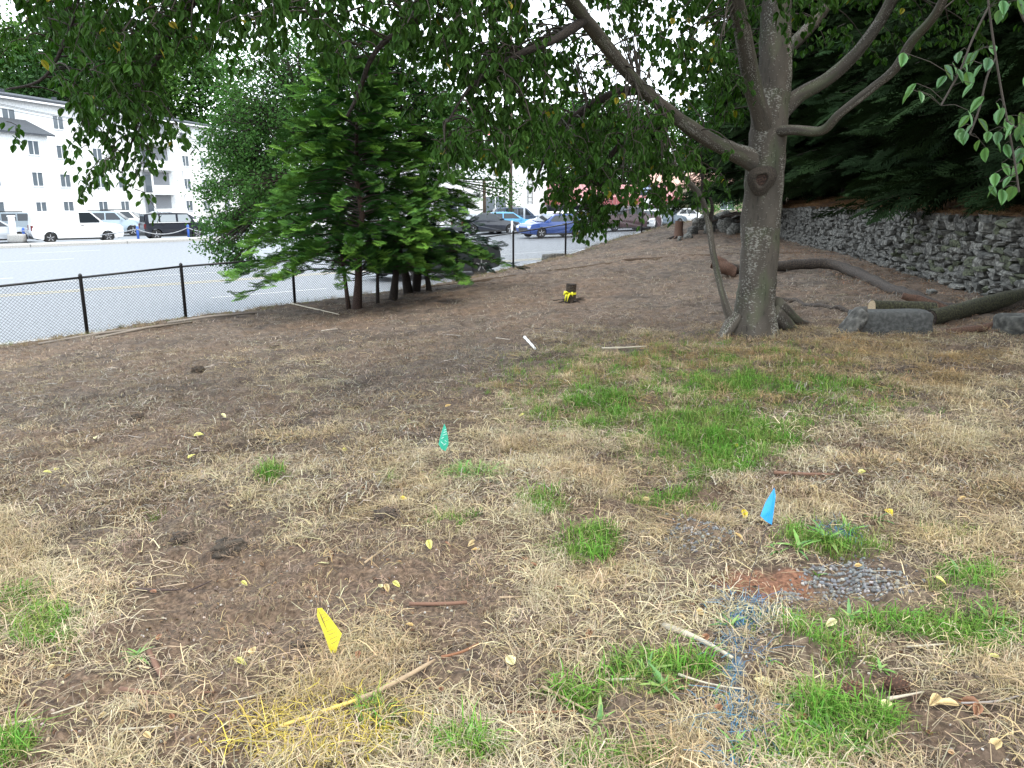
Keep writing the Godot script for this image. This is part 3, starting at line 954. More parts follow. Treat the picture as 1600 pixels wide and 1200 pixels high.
	var leaf := leaf_mesh(1.0, .62)
	swarm("crown", leaf, M.leaf, xf, cols, t)

# ================================================================ conifers
func frond_mesh(seed_: int, droopy: bool) -> ArrayMesh:      # one flat spray of needles, 1 m long, axis +y, flat in x
	var r := RandomNumberGenerator.new(); r.seed = seed_
	var st := st_new(false)
	var strip_ := func(a: Vector3, b: Vector3, w: float):
		var dir := (b - a).normalized()
		var side := Vector3(-dir.y, dir.x, 0) * w
		var m := a.lerp(b, .45)
		tri(st, a, m - side + Vector3(0, 0, .01), b)
		tri(st, a, b, m + side + Vector3(0, 0, .01))
	var bend := .16 if droopy else .06
	var n := 12
	for k in n:
		var s := (k + .6) / n
		var p := Vector3(r.randf_range(-.02, .02), s, -bend * s * s)
		var l := (.42 * (1.0 - s) + .14) * r.randf_range(.75, 1.2)
		for sd in [-1.0, 1.0]:
			var e := p + Vector3(sd * l * .82, l * .62, -bend * .7 * l + r.randf_range(-.03, .03))
			strip_.call(p, e, .024)
			var mid := p.lerp(e, .45)
			strip_.call(mid, mid + Vector3(sd * l * .2, l * .42, -.02), .021)
			strip_.call(mid, mid + Vector3(sd * l * .46, l * .06, -.02), .02)
			var far_ := p.lerp(e, .75)
			strip_.call(far_, far_ + Vector3(sd * l * .12, l * .3, -.02), .018)
			strip_.call(far_, far_ + Vector3(sd * l * .32, -l * .02, -.02), .018)
	strip_.call(Vector3(0, .55, -bend * .3), Vector3(0, 1.08, -bend * 1.1), .04)
	strip_.call(Vector3.ZERO, Vector3(0, .7, -bend * .5), .03)
	return done(st)
func conifer(t: Node, base: Vector3, lean: Vector3, height: float, rad: float, first: float, reach: Callable, gap: float, fsize: float, cols_: Array, bark: Material, frond: Mesh, rise := .15, crowd := 3.2, lift_ := 0.0):
	var st := st_new()
	var pts := []
	var rr := []
	for k in 9:
		var s := k / 8.0
		pts.append(base + Vector3(0, -.15 + (height + .15) * s, 0) + lean * s + Vector3(noise.get_noise_1d(s * 300 + base.x * 100), 0, noise.get_noise_1d(s * 300 + base.z * 100)) * .12)
		rr.append(rad * (1.0 - s * .9) * (1.35 if k == 0 else 1.0))
	tube(st, pts, rr, 10, true, .12)
	piece("trunk", done(st, true), bark, t)
	var br := st_new()
	var xf := []
	var cols := []
	var h := first
	while h < height * .985:
		var s := h / height
		var i := mini(int(s * 8), 7)
		var p: Vector3 = pts[i].lerp(pts[i + 1], s * 8 - i)
		var az := rng.randf() * TAU
		var L: float = reach.call(s, az) * rng.randf_range(.75, 1.1)
		h += gap * rng.randf_range(.5, 1.4)
		if L < .08: continue
		var dir := Vector3(cos(az), 0, sin(az))
		var bp := []
		for k in 6:
			var u := k / 5.0
			bp.append(p + dir * L * u + Vector3(0, (rise * u - (rise + .28) * u * u * .8) * L + .05 * u * u * L, 0))
		tube(br, bp, [.016, .013, .011, .009, .006, .003], 4, false, 0.0, false)
		var cnt := int(L * crowd / fsize) + 3
		for k in cnt:
			var u := pow((k + rng.randf()) / cnt, .75)
			if u < .12: continue
			var q := minf(u * 5, 4.99)
			var b: Vector3 = bp[int(q)].lerp(bp[int(q) + 1], q - int(q))
			var turn := rng.randf_range(-1.15, 1.15) * (1.15 - u)
			var fd := (dir.rotated(Vector3.UP, turn) + Vector3(0, rng.randf_range(-.5, .32) + lift_, 0)).normalized()
			var up := (Vector3.UP + Vector3(rng.randf_range(-.8, .8), 0, rng.randf_range(-.8, .8))).normalized()
			var sx := fd.cross(up).normalized()
			var sc := fsize * rng.randf_range(.65, 1.2)
			xf.append(Transform3D(Basis(sx * sc, fd * sc, sx.cross(fd) * sc), b))
			cols.append(tint(cols_[0].lerp(cols_[1], smoothstep(.4, 1.0, u) * rng.randf()), .22))
	piece("branches", done(br), M.twig, t)
	swarm("crown", frond, M.needle, xf, cols, t)
func clump_crown(t: Node, lobes: Array, count: int, size_: float, col: Color, leaf: Mesh, droop := .35, trunk_top := Vector3.ZERO):
	var xf := []
	var cols := []
	var br := st_new()
	for l in lobes:                                   # each lobe [centre, radii]: leaves sit in twig-sized clumps near its surface
		var c: Vector3 = l[0]; var r: Vector3 = l[1]
		var clumps := int(count * l[2] / 14.0)
		for k in clumps:
			var v := Vector3(rng.randfn(), rng.randfn(), rng.randfn()).normalized() * pow(rng.randf(), .4)
			v *= 1.0 + .35 * noise.get_noise_3d(v.x * 160 + c.x * 40, v.y * 160, v.z * 160)
			var p := c + v * r
			if k % 4 == 0:
				var q := c + (p - c) * .2
				tube(br, [q.lerp(trunk_top, .3) if trunk_top != Vector3.ZERO else q, q.lerp(p, .6) + Vector3(0, .08 * r.y, 0), p], [.014, .009, .003], 4, false, 0.0, false)
			for j in 14:
				var o := Vector3(rng.randfn(), rng.randfn() * .6, rng.randfn()) * size_ * 2.1
				xf.append(Transform3D(hang_basis(droop, size_ * rng.randf_range(.65, 1.2)), p + o))
				cols.append(tint(col, .3))
	piece("branches", done(br), M.twig, t)
	swarm("crown", leaf, M.leaf, xf, cols, t)
func build_fence_trees():
	var fr := frond_mesh(4, false)
	# two stemmed fir beside the fence
	var b1 := gp(562, 482)
	var t := thing("fir_tree", "young bushy fir with bright green tips on leaning stems in front of the fence", "tree")
	var cols := [Color(.04, .105, .026), Color(.16, .31, .05)]
	conifer(t, b1, Vector3(.15, 0, .1), 5.2, .085, .75, func(s, az): return lerpf(2.7, .5, pow(s, .9)) * (1.0 + .2 * cos(az - PI) + .25 * noise.get_noise_2d(s * 900.0, az * 60.0)), .025, .27, cols, M.bark_red, fr, .4, 4.2, .18)
	var b2 := gp(615, 470)
	var t2 := thing("fir_tree", "dark fir standing close behind the bright tipped young fir", "tree")
	conifer(t2, b2, Vector3(.35, 0, -.2), 5.6, .08, .9, func(s, az): return lerpf(2.5, .4, s) * (1.0 + .3 * noise.get_noise_2d(s * 900.0 + 300, az * 60.0)), .032, .28, [Color(.032, .085, .024), Color(.12, .24, .042)], M.bark_dark, fr, .3, 3.8, .1)
	var b3 := gp(668, 455)
	var t3 := thing("fir_tree", "slim fir with thin dark open branches reaching out over the fence", "tree")
	conifer(t3, b3, Vector3(-.1, 0, -.2), 4.4, .06, .7, func(s, az): return lerpf(2.2, .3, s) * (1.0 + .2 * cos(az)), .1, .28, [Color(.016, .035, .022), Color(.025, .06, .03)], M.bark_dark, fr, .12, 2.2)
	# thin bare stems in the same clump
	for q in [[545, 483, 3.2, -10, "thin bare reddish stem at the foot of the bright tipped fir"], [590, 474, 2.4, 4, "thin dark stem between the two fir trunks"], [637, 460, 4.5, -14, "leaning dark stem behind the fir trunks"], [650, 455, 4.0, 10, "straight grey stem beside the slim fir"]]:
		var b := gp(q[0], q[1])
		var s := thing("sapling", q[4], "sapling")
		var st := st_new()
		var k: float = -b.z / FOCAL
		tube(st, [b + Vector3(0, -.1, 0), b + Vector3(q[3] * k * .3, .5, 0), b + Vector3(q[3] * k, 1.3, -.1), b + Vector3(q[3] * k * 1.6, 2.4, -.2)], [q[2] * k * 1.4, q[2] * k, q[2] * k * .8, q[2] * k * .4], 8, true, .12)
		var tw := st
		var xf := []
		var cc := []
		for j in 12:
			var y := rng.randf_range(.5, 2.2)
			var az := rng.randf() * TAU
			var p := b + Vector3(q[3] * k * y * .7, y, -.08 * y)
			var e := p + Vector3(cos(az), rng.randf_range(-.2, .3), sin(az)) * rng.randf_range(.3, .8)
			tube(tw, [p, e], [.008, .002], 3, true, 0.0, false)
			for n in 3:
				var fd := (e - p).normalized()
				var sx := fd.cross(Vector3.UP).normalized()
				var sc := .3 * rng.randf_range(.6, 1.1)
				xf.append(Transform3D(Basis(sx * sc, fd.rotated(Vector3.UP, rng.randf_range(-.6, .6)) * sc, Vector3.UP * sc), p.lerp(e, rng.randf_range(.3, .9))))
				cc.append(tint(Color(.02, .045, .02), .3))
		piece("trunk", done(tw), M.bark_red if q[0] < 580 else M.bark_dark, s)
		swarm("crown", fr, M.needle, xf, cc, s)
	# small leaved tree leaning over the fence behind them
	var bb := gp(598, 462)
	bb.y = base_h(bb.x, -bb.z)
	var t4 := thing("small_leaved_tree", "wide airy tree with tiny pale green leaves leaning over the fence", "tree")
	var D := 18.6
	var top := at(520, 240, D)
	for c in [[pv(640, 462, D, 7), pv(625, 400, D, 6), pv(590, 320, D, 5), pv(520, 240, D, 4), pv(450, 150, D, 2.5), pv(420, 60, D, 1)], [pv(650, 460, D + .2, 7), pv(655, 380, D + .3, 6), pv(660, 260, D + .4, 5), pv(650, 120, D + .5, 3), pv(640, 20, D + .5, 1)], [pv(590, 320, D, 4), pv(500, 300, D - .2, 3), pv(420, 320, D - .4, 2), pv(340, 380, D - .6, 1)], [pv(660, 260, D + .4, 4), pv(720, 200, D + .3, 3), pv(770, 220, D, 1.5), pv(790, 260, D - .2, 1)]]:
		var sp := smooth_path(c, 5)
		var st := st_new()
		tube(st, sp[0], sp[1], 8, true, .1)
		piece("trunk", done(st, true), M.bark_dark, t4)
	var small := leaf_mesh(1.0, .7)
	var k := D / FOCAL
	var lobes := []
	for l in [[395, 175, 70, 70, .9], [440, 110, 90, 70, 1.0], [380, 260, 62, 60, .9], [420, 300, 80, 50, .8], [480, 200, 80, 90, 1.0], [520, 90, 110, 70, .9], [350, 230, 34, 40, .35], [355, 350, 40, 24, .4], [345, 385, 34, 12, .2], [370, 405, 30, 12, .2], [330, 300, 20, 20, .15], [600, 130, 90, 80, .8], [680, 170, 80, 80, .6], [740, 230, 50, 50, .35], [450, 360, 60, 26, .4], [780, 300, 30, 30, .12]]:
		lobes.append([at(l[0], l[1], D + rng.randf_range(-.5, .5)), Vector3(l[2] * k, l[3] * k, (l[2] + l[3]) * .5 * k + .2), l[4] / 9.0])
	clump_crown(t4, lobes, 40000, .068, Color(.075, .165, .045), small, .3, top)
func build_bank_trees():
	var fr := frond_mesh(9, true)
	var cols := [Color(.014, .024, .01), Color(.024, .045, .016)]
	var defs := [[9.0, 9.6, 11.0, "drooping dark evergreen on the bank, its lowest sprays brushing the wall top"], [9.3, 13.0, 12.0, ""], [9.9, 16.5, 12.5, ""], [10.6, 20.5, 12.0, ""], [11.4, 12.2, 13.0, ""], [12.2, 16.8, 13.0, ""], [12.8, 22.0, 13.0, ""], [10.4, 25.0, 12.0, ""], [8.9, 27.0, 11.0, ""], [9.6, 30.5, 11.0, ""], [8.7, 6.0, 11.0, ""], [13.6, 9.5, 13.0, ""], [14.5, 27.0, 13.0, ""], [15.0, 14.0, 14.0, ""], [16.0, 19.0, 14.0, ""], [12.0, 31.0, 13.0, ""], [16.5, 33.0, 15.0, ""], [18.5, 25.0, 15.0, ""], [20.0, 38.0, 15.0, ""], [13.0, 38.0, 13.0, ""], [24.0, 33.0, 15.0, ""], [19.0, 16.0, 15.0, ""]]
	var protos := []
	for v in 2:
		var t := thing("evergreen_tree", "dense dark evergreen with drooping sprays on the bank above the stone wall", "tree", Vector3.ZERO, 0.0, "dark evergreens on the bank")
		conifer(t, Vector3.ZERO, Vector3(.2, 0, .1), 12.0, .2, .6, func(s, az): return lerpf(3.3, .6, pow(s, .9)), .04, .75, cols, M.bark_dark, fr, .1, 3.0, -.15)
		protos.append(t)
	for i in defs.size():
		var e = defs[i]
		var wt := 1.15 + .22 * maxf(0.0, e[0] - 7.6)
		var pos := Vector3(e[0], wt - .1, -e[1])
		if i < 2:
			protos[i].position = pos
			protos[i].rotation.y = i * 1.9
		else:
			copy_of(protos[i % 2], pos, rng.randf() * TAU, "", e[2] / 12.0 * rng.randf_range(.92, 1.08))

# ================================================================ the far side of the road
func prism(st: SurfaceTool, poly: PackedVector2Array, fn: Callable, z0: float, z1: float):   # extrude a side profile; fn(x, y, z) -> Vector3
	var ix := Geometry2D.triangulate_polygon(poly)
	for i in range(0, ix.size(), 3):
		var a := poly[ix[i]]; var b := poly[ix[i + 1]]; var c := poly[ix[i + 2]]
		tri(st, fn.call(a.x, a.y, z0), fn.call(b.x, b.y, z0), fn.call(c.x, c.y, z0))
		tri(st, fn.call(a.x, a.y, z1), fn.call(c.x, c.y, z1), fn.call(b.x, b.y, z1))
	for i in poly.size():
		var a := poly[i]; var b := poly[(i + 1) % poly.size()]
		quad(st, fn.call(a.x, a.y, z0), fn.call(b.x, b.y, z0), fn.call(b.x, b.y, z1), fn.call(a.x, a.y, z1))
func window(parent: Node, c: Vector3, w: float, h: float, b: Basis, panes := 2, glass: Material = null):   # frame with panes; b.z points out of the wall
	var fr := st_new(false)
	var f := .07
	box(fr, c + b * Vector3(0, h / 2, .02), Vector3(w, f, .08), b)
	box(fr, c + b * Vector3(0, -h / 2, .03), Vector3(w + .1, f, .12), b)
	for s in [-1.0, 1.0]: box(fr, c + b * Vector3(s * (w / 2 - f / 2), 0, .015), Vector3(f, h - f, .08), b)
	for k in panes - 1: box(fr, c + b * Vector3(-w / 2 + w * (k + 1) / panes, 0, .01), Vector3(f, h - f, .07), b)
	var o := piece("window", done(fr), M.frame_white, parent)
	var pw := (w - f * (panes + 1)) / panes
	for k in panes:
		var g := st_new(false)
		box(g, c + b * Vector3(-w / 2 + f + pw / 2 + k * (pw + f), 0, -.01), Vector3(pw + .01, h - f, .02), b)
		piece("pane", done(g), glass if glass != null else M.pane, o)
func build_far_side():
	M.frame_white = mat(.75, .75, .75, .6)
	M.pane = mat(.11, .13, .15, .1)
	M.shade_pole_grey = grainy(.3, .31, .33, .85, .6, .9, 1.0)  # grey of the pale poles, and painted shade behind the balconies
	M.red_metal = mat(.24, .06, .06, .5)
	M.red_lit = mat(.36, .16, .16, .6)  # paler red for slope and ribs: overexposed glare put into the colour
	M.sign_dark = mat(.02, .026, .036, .4)
	M.tan_wall = grainy(.45, .36, .27, .9, .7, .85, 2.0)
	M.pole_wood = grainy(.13, .09, .065, .95, 1.5, .6, 5.0)
	# --- apartment block: facade runs away from the camera
	var e := Vector3(.2, 0, -.98)                          # along the facade
	var out := Vector3(.98, 0, .2)                         # out of the facade
	var B := Basis(-e, Vector3.UP, out)
	var A := at(67, 300, 81.0); A.y = -1.3
	var t := thing("apartment_building", "white four storey apartment block with grey roof, balconies and paired windows", "building")
	var bx := Basis(e, Vector3.UP, out)
	var wall := st_new(false)
	box(wall, A + e * 10 + Vector3(0, 6.1, 0) - out * 7, Vector3(54, 12.2, 14), bx)
	piece("wall", done(wall), M.white_wall, t)
	var P := func(along: float, y: float, o := 0.0) -> Vector3: return A + e * along + Vector3(0, y, 0) + out * o
	var roof := st_new(false)
	quad(roof, P.call(-18, 12.15, .7), P.call(38, 12.15, .7), P.call(34, 13.5, -7), P.call(-18, 13.5, -7))
	quad(roof, P.call(-18, 13.5, -7), P.call(34, 13.5, -7), P.call(38, 12.15, -14.7), P.call(-18, 12.15, -14.7))
	tri(roof, P.call(38, 12.15, .7), P.call(38, 12.15, -14.7), P.call(34, 13.5, -7))
	quad(roof, P.call(-18, 11.95, .7), P.call(38, 11.95, .7), P.call(38, 12.15, .7), P.call(-18, 12.15, .7))
	var rf := piece("roof", done(roof), M.roof_grey, t)
	for k in 7:
		var v := st_new(false)
		box(v, P.call(-12 + k * 7.0, 13.2, -5.0), Vector3(.35, .5, .35), bx)
		piece("roof_vent", done(v), M.roof_grey, rf)
	var gut := st_new(false)
	box(gut, P.call(10, 11.86, .62), Vector3(56, .16, .14), bx)
	piece("gutter", done(gut), M.frame_white, t)
	# lower projecting wing with stepped roofs
	var wing := st_new(false)
	box(wing, P.call(-6.5, 4.3, 1.3), Vector3(10, 8.6, 2.6), bx)
	var wg := piece("wing", done(wing), M.white_wall, t)
	var wr := st_new(false)
	quad(wr, P.call(-12, 8.65, 3.1), P.call(-1.0, 8.65, 3.1), P.call(-1.0, 10.1, .02), P.call(-12, 10.1, .02))
	quad(wr, P.call(-12, 8.5, 3.1), P.call(-1.0, 8.5, 3.1), P.call(-1.0, 8.65, 3.1), P.call(-12, 8.65, 3.1))
	tri(wr, P.call(-1.0, 8.65, 3.1), P.call(-1.0, 8.65, .02), P.call(-1.0, 10.1, .02))
	piece("wing_roof", done(wr), M.roof_grey, t)
	var rows := [1.75, 4.5, 7.35, 10.2]
	for r in 4:
		for a in [3.2, 8.4, 12.0, 24.5, 28.5, 33.5]:
			if a == 12.0 and r > 1: continue
			window(t, P.call(a, rows[r], .02), 1.5, 1.3, B)
		if r < 3:
			window(t, P.call(-3.4, rows[r], 2.62), 1.4, 1.3, B)
			window(t, P.call(-8.5, rows[r], 2.62), 1.6, 1.4, B)
		else:
			window(t, P.call(-3.0, rows[r], .02), 1.6, 1.5, B)
	# balcony stack
	for r in 4:
		var y: float = rows[r]
		var slab := st_new(false)
		box(slab, P.call(18.2, y - 1.25, .9), Vector3(6.4, .22, 1.8), bx)
		var bal := piece("balcony", done(slab), M.frame_white, t)
		var rail := st_new(false)
		box(rail, P.call(18.2, y - .7, 1.72), Vector3(6.4, .85, .09), bx)
		piece("balcony_front", done(rail), M.white_wall, bal)
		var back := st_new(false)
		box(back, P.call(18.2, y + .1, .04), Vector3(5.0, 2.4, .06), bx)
		piece("painted_shade_panel", done(back), M.shade_pole_grey, bal)  # panel on the flat wall, shade of a set-back balcony put into its colour
		var dr := st_new(false)
		box(dr, P.call(16.8, y - .05, .1), Vector3(1.5, 2.0, .06), bx)
		piece("balcony_door", done(dr), M.pane, bal)
		for s in [-1.0, 1.0]:
			var pst := st_new(false)
			box(pst, P.call(18.2 + s * 3.05, y + .3, 1.65), Vector3(.16, 2.6, .16), bx)
			piece("balcony_post", done(pst), M.frame_white, bal)
	# --- white and red shops
	var sd := Vector3(.93, 0, -.36).normalized()
	var so := Vector3(-sd.z, 0, sd.x)
	if so.z < 0: so = -so
	var sb := Basis(sd, Vector3.UP, so)
	var S := at(880, 300, 76); S.y = road_y(S.x, 76) - .05
	var q := func(a: float, y: float, o := 0.0) -> Vector3: return S + sd * a + Vector3(0, y, 0) + so * o
	var w1 := thing("white_commercial_building", "plain white flat roofed commercial building beside the red roofed shop", "building")
	var ws := st_new(false)
	box(ws, q.call(-9.5, 2.6, -5), Vector3(15.6, 5.2, 10), sb)
	piece("wall", done(ws), M.white_wall, w1)
	var wc := st_new(false)
	box(wc, q.call(-9.5, 5.28, -5), Vector3(15.8, .16, 10.2), sb)
	piece("parapet", done(wc), M.frame_white, w1)
	for k in 3: window(w1, q.call(-14.0 + k * 3.6, 1.7, .02), 2.2, 1.6, sb, 2)
	var ld := st_new(false)
	for s in [-.22, .22]: box(ld, q.call(-3.4 + s, 3.6, .12), Vector3(.05, 3.6, .05), sb)
	for k in 9: box(ld, q.call(-3.4, 2.0 + k * .4, .12), Vector3(.42, .04, .04), sb)
	piece("roof_ladder", done(ld), M.plastic_black, w1)
	var w2 := thing("red_roofed_shop", "low shop with a ribbed red metal mansard roof and dark shopfront windows", "shop")
	var body := st_new(false)
	box(body, q.call(5.4, 1.45, -4), Vector3(14.0, 2.9, 8), sb)
	piece("wall", done(body), M.white_wall, w2)
	var mans := st_new(false)
	quad(mans, q.call(-1.9, 1.75, 1.2), q.call(12.6, 1.75, 1.2), q.call(12.6, 2.45, 1.2), q.call(-1.9, 2.45, 1.2))
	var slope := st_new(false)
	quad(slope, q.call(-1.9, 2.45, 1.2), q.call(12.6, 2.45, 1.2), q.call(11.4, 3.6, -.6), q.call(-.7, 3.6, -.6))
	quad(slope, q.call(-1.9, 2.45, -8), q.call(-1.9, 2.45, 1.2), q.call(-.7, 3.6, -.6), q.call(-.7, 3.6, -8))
	quad(mans, q.call(-1.9, 1.75, -8), q.call(-1.9, 1.75, 1.2), q.call(-1.9, 2.45, 1.2), q.call(-1.9, 2.45, -8))
	quad(mans, q.call(-1.9, 1.75, 1.2), q.call(12.6, 1.75, 1.2), q.call(12.6, 1.75, -.1), q.call(-1.9, 1.75, -.1))
	var mr := piece("mansard_roof", done(mans), M.red_metal, w2)
	piece("roof_slope", done(slope), M.red_lit, mr)
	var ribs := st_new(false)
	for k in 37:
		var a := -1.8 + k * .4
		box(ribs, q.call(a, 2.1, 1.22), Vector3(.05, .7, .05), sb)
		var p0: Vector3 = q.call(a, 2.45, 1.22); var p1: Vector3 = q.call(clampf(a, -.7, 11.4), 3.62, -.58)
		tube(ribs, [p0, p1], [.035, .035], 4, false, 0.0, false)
	piece("roof_ribs", done(ribs), M.red_lit, mr)
	for k in 6:
		var g := st_new(false)
		box(g, q.call(-.6 + k * 2.3, .85, .03), Vector3(1.9, 1.6, .06), sb)
		var sh := piece("shopfront_window", done(g), M.glass, w2)
		var mu := st_new(false)
		for s in [-1.0, 0.0, 1.0]: box(mu, q.call(-.6 + k * 2.3 + s * .98, .85, .08), Vector3(.1, 1.7, .08), sb)
		piece("mullion", done(mu), M.plastic_black, sh)
	for a in [2.0, 8.8]:
		var sg := st_new(false)
		box(sg, q.call(a, 2.05, 1.29), Vector3(2.1, .5, .08), sb)
		piece("blank_sign", done(sg), M.frame_white, w2)
	# dark pole sign with two lines of pale lettering
	var ps := thing("pole_sign", "dark blue sign board on a steel pole with two lines of pale lettering", "sign")
	var sp := at(1003, 350, 66); sp.y = road_y(sp.x, 66)
	var stp := st_new()
	tube(stp, [sp, sp + Vector3(0, 2.6, 0)], [.07, .07], 8)
	piece("pole", done(stp), M.plastic_black, ps)
	var bd := st_new(false)
	var bc := at(1013, 296, 66)
	box(bd, bc, Vector3(1.5, .95, .2))
	piece("board", done(bd), M.sign_dark, ps)
	var lt := st_new(false)
	for k in 7: box(lt, bc + Vector3(-.48 + k * .1, .1, .105), Vector3(.07, .13 + .04 * sin(k * 2.0), .012))
	for k in 10: box(lt, bc + Vector3(-.5 + k * .09, -.16, .105), Vector3(.065, .06, .012))
	piece("lettering", done(lt), mat(.45, .52, .7, .6), ps)
	# tan shop further up the road
	var tb := thing("tan_building", "tan brick building with a wide low roof beyond the pole sign", "building")
	var T := at(1085, 320, 88); T.y = road_y(T.x, 88)
	var tbs := st_new(false)
	box(tbs, T + Vector3(3, 1.7, -4), Vector3(16, 3.4, 8))
	piece("wall", done(tbs), M.tan_wall, tb)
	var tr := st_new(false)
	quad(tr, T + Vector3(-5.6, 3.3, .6), T + Vector3(11.6, 3.3, .6), T + Vector3(10, 4.9, -4), T + Vector3(-4, 4.9, -4))
	tri(tr, T + Vector3(-5.6, 3.3, .6), T + Vector3(-4, 4.9, -4), T + Vector3(-5.6, 3.3, -8.6))
	piece("roof", done(tr), mat(.42, .26, .2, .9), tb)
	for k in 4: window(tb, T + Vector3(-3.2 + k * 3.4, 1.6, .02), 1.6, 1.4, Basis(), 2)
	# billboard, poles and wires
	var bb := thing("billboard", "white billboard panel on a brown timber post above the parked cars", "billboard")
	var b0 := at(757, 340, 70); b0.y = road_y(b0.x, 70)
	var p1 := st_new()
	tube(p1, [b0, Vector3(b0.x, at(757, 246, 70).y, b0.z)], [.16, .14], 10)
	piece("post", done(p1), M.pole_wood, bb)
	var pn := st_new(false)
	box(pn, at(741, 263, 69.7), Vector3(1.9, 1.9, .18))
	piece("panel", done(pn), M.frame_white, bb)
	var py := thing("pylon_sign", "tall white pylon sign with a small red emblem on a dark post", "sign")
	var y0 := at(777, 340, 82); y0.y = road_y(y0.x, 82)
	var p2 := st_new()
	tube(p2, [y0, Vector3(y0.x, at(777, 165, 82).y, y0.z)], [.22, .2], 10)
	piece("post", done(p2), M.plastic_black, py)
	var pp := st_new(false)
	box(pp, at(768, 200, 81.7), Vector3(1.7, 3.2, .25))
	piece("panel", done(pp), M.frame_white, py)
	var em := st_new(false)
	var ec := at(764, 210, 81.7) + Vector3(0, 0, .13)
	box(em, ec, Vector3(.5, .55, .03))
	piece("emblem", done(em), mat(.55, .05, .03, .5), py)
	var ew := st_new(false)
	box(ew, ec + Vector3(0, .06, .02), Vector3(.34, .07, .02)); box(ew, ec + Vector3(0, -.1, .02), Vector3(.34, .07, .02))
	piece("emblem_bars", done(ew), M.frame_white, py)
	var tops := []
	for u in [[822, 88, 262, "pale utility pole with a crossarm behind the white commercial building", 0], [798, 60, -40, "tall dark utility pole rising behind the hanging leaves", 1], [1330, 120, 190, "distant utility pole beyond the wooded bank", 1], [-120, 74, 130, "utility pole beside the apartment block", 0]]:
		var o := thing("utility_pole", u[3], "pole")
		var g := at(u[0], 340, u[1]); g.y = road_y(g.x, u[1]) - .2
		var top := at(u[0], u[2], u[1])
		top.x = g.x
		var stt := st_new()
		tube(stt, [g, top], [.15, .11], 10)
		piece("pole", done(stt), M.shade_pole_grey if u[4] == 0 else M.pole_wood, o)
		var ca := st_new(false)
		box(ca, top + Vector3(0, -.35, .16), Vector3(2.2, .12, .1))
		piece("crossarm", done(ca), M.shade_pole_grey if u[4] == 0 else M.pole_wood, o)
		for s in [-.95, -.45, .45, .95]:
			var ins := st_new()
			tube(ins, [top + Vector3(s, -.29, .16), top + Vector3(s, -.18, .16), top + Vector3(s, -.1, .16)], [.03, .06, .02], 6)
			piece("insulator", done(ins), M.frame_white, o)
		tops.append(top)
	for w in [[3, 0], [0, 2]]:
		var a: Vector3 = tops[w[0]]; var b: Vector3 = tops[w[1]]
		for s in [-.95, .95, .45]:
			var o := st_new()
			var pts := []
			for k in 13:
				var u := k / 12.0
				pts.append(a.lerp(b, u) + Vector3(s, -.1 - 4.0 * u * (1 - u) * 1.6, .16))
			tube(o, pts, _same(.02, 13), 4, false, 0.0, false)
			tag(piece("overhead_wire", done(o), M.plastic_black), "thin black wire sagging between the utility poles", "wire", "overhead wires")
	# roadside posts: white posts and blue bollards with a slack chain
	var blue := mat(.05, .13, .5, .5)
	var bol := []
	for b in [[38, 372, 48.6], [216, 371, 50.0], [295, 371, 51.6], [372, 369, 53.0]]:
		var g := at(b[0], b[1], b[2]); g.y = road_y(g.x, b[2]) + .15
		var o := thing("bollard", "short blue bollard holding up the chain along the parking lot edge", "bollard", g, 0.0, "blue bollards along the parking lot")
		var sbo := st_new()
		tube(sbo, [Vector3.ZERO, Vector3(0, .72, 0), Vector3(0, .78, 0), Vector3(0, .8, 0)], [.075, .075, .06, .02], 10)
		piece("post", done(sbo), blue, o)
		var cap := st_new()
		tube(cap, [Vector3(0, .6, 0), Vector3(0, .63, 0)], [.085, .085], 10)
		piece("collar", done(cap), blue, o)
		bol.append(g + Vector3(0, .6, .08))
	for i in bol.size() - 1:
		var sc := st_new()
		var pts := []
		for k in 11:
			var u := k / 10.0
			pts.append(bol[i].lerp(bol[i + 1], u) + Vector3(0, -4.0 * u * (1 - u) * .36, 0))
		tube(sc, pts, _same(.03, 11), 5, false, 0.0, false)
		tag(piece("chain", done(sc), mat(.3, .31, .33, .5, .5)), "slack grey chain hanging between two blue bollards", "chain", "chains between the bollards")
	var wp := at(22, 372, 48.0); wp.y = road_y(wp.x, 48) + .15
	var wpo := thing("white_post", "square white post standing in a concrete block by the road", "post", wp)
	piece("post", box_mesh(Vector3(.26, 1.45, .26)), M.frame_white, wpo, Vector3(0, .72, 0))
	piece("cap", box_mesh(Vector3(.32, .08, .32)), M.frame_white, wpo, Vector3(0, 1.49, 0))
	var cb := at(27, 375, 47.4); cb.y = road_y(cb.x, 47.4) + .15
	tag(piece("concrete_block", stone_mesh(5, 4, .04, 9.0), M.concrete, self, cb + Vector3(0, .22, 0), Basis.from_scale(Vector3(.95, .5, .5))), "rough concrete block at the foot of the white post", "block")
	for w in [[800, 377, 53, "slim white post between the light blue car and the blue car"], [819, 366, 60, "white lamp post standing on a concrete footing behind the blue car"]]:
		var g := at(w[0], w[1], w[2]); g.y = road_y(g.x, w[2])
		var o := thing("white_post", w[3], "post", g)
		var sw := st_new()
		var hh := 1.0 if w[2] == 53 else 6.0
		tube(sw, [Vector3.ZERO, Vector3(0, hh, 0)], [.07, .06], 8)
		piece("post", done(sw), M.frame_white, o)
		piece("footing", box_mesh(Vector3(.45, .5, .45) if w[2] == 60 else Vector3(.2, .06, .2)), M.concrete, o, Vector3(0, .2 if w[2] == 60 else .03, 0))
	# shrubs by the tan building
	var lf := leaf_mesh(1.0, .8)
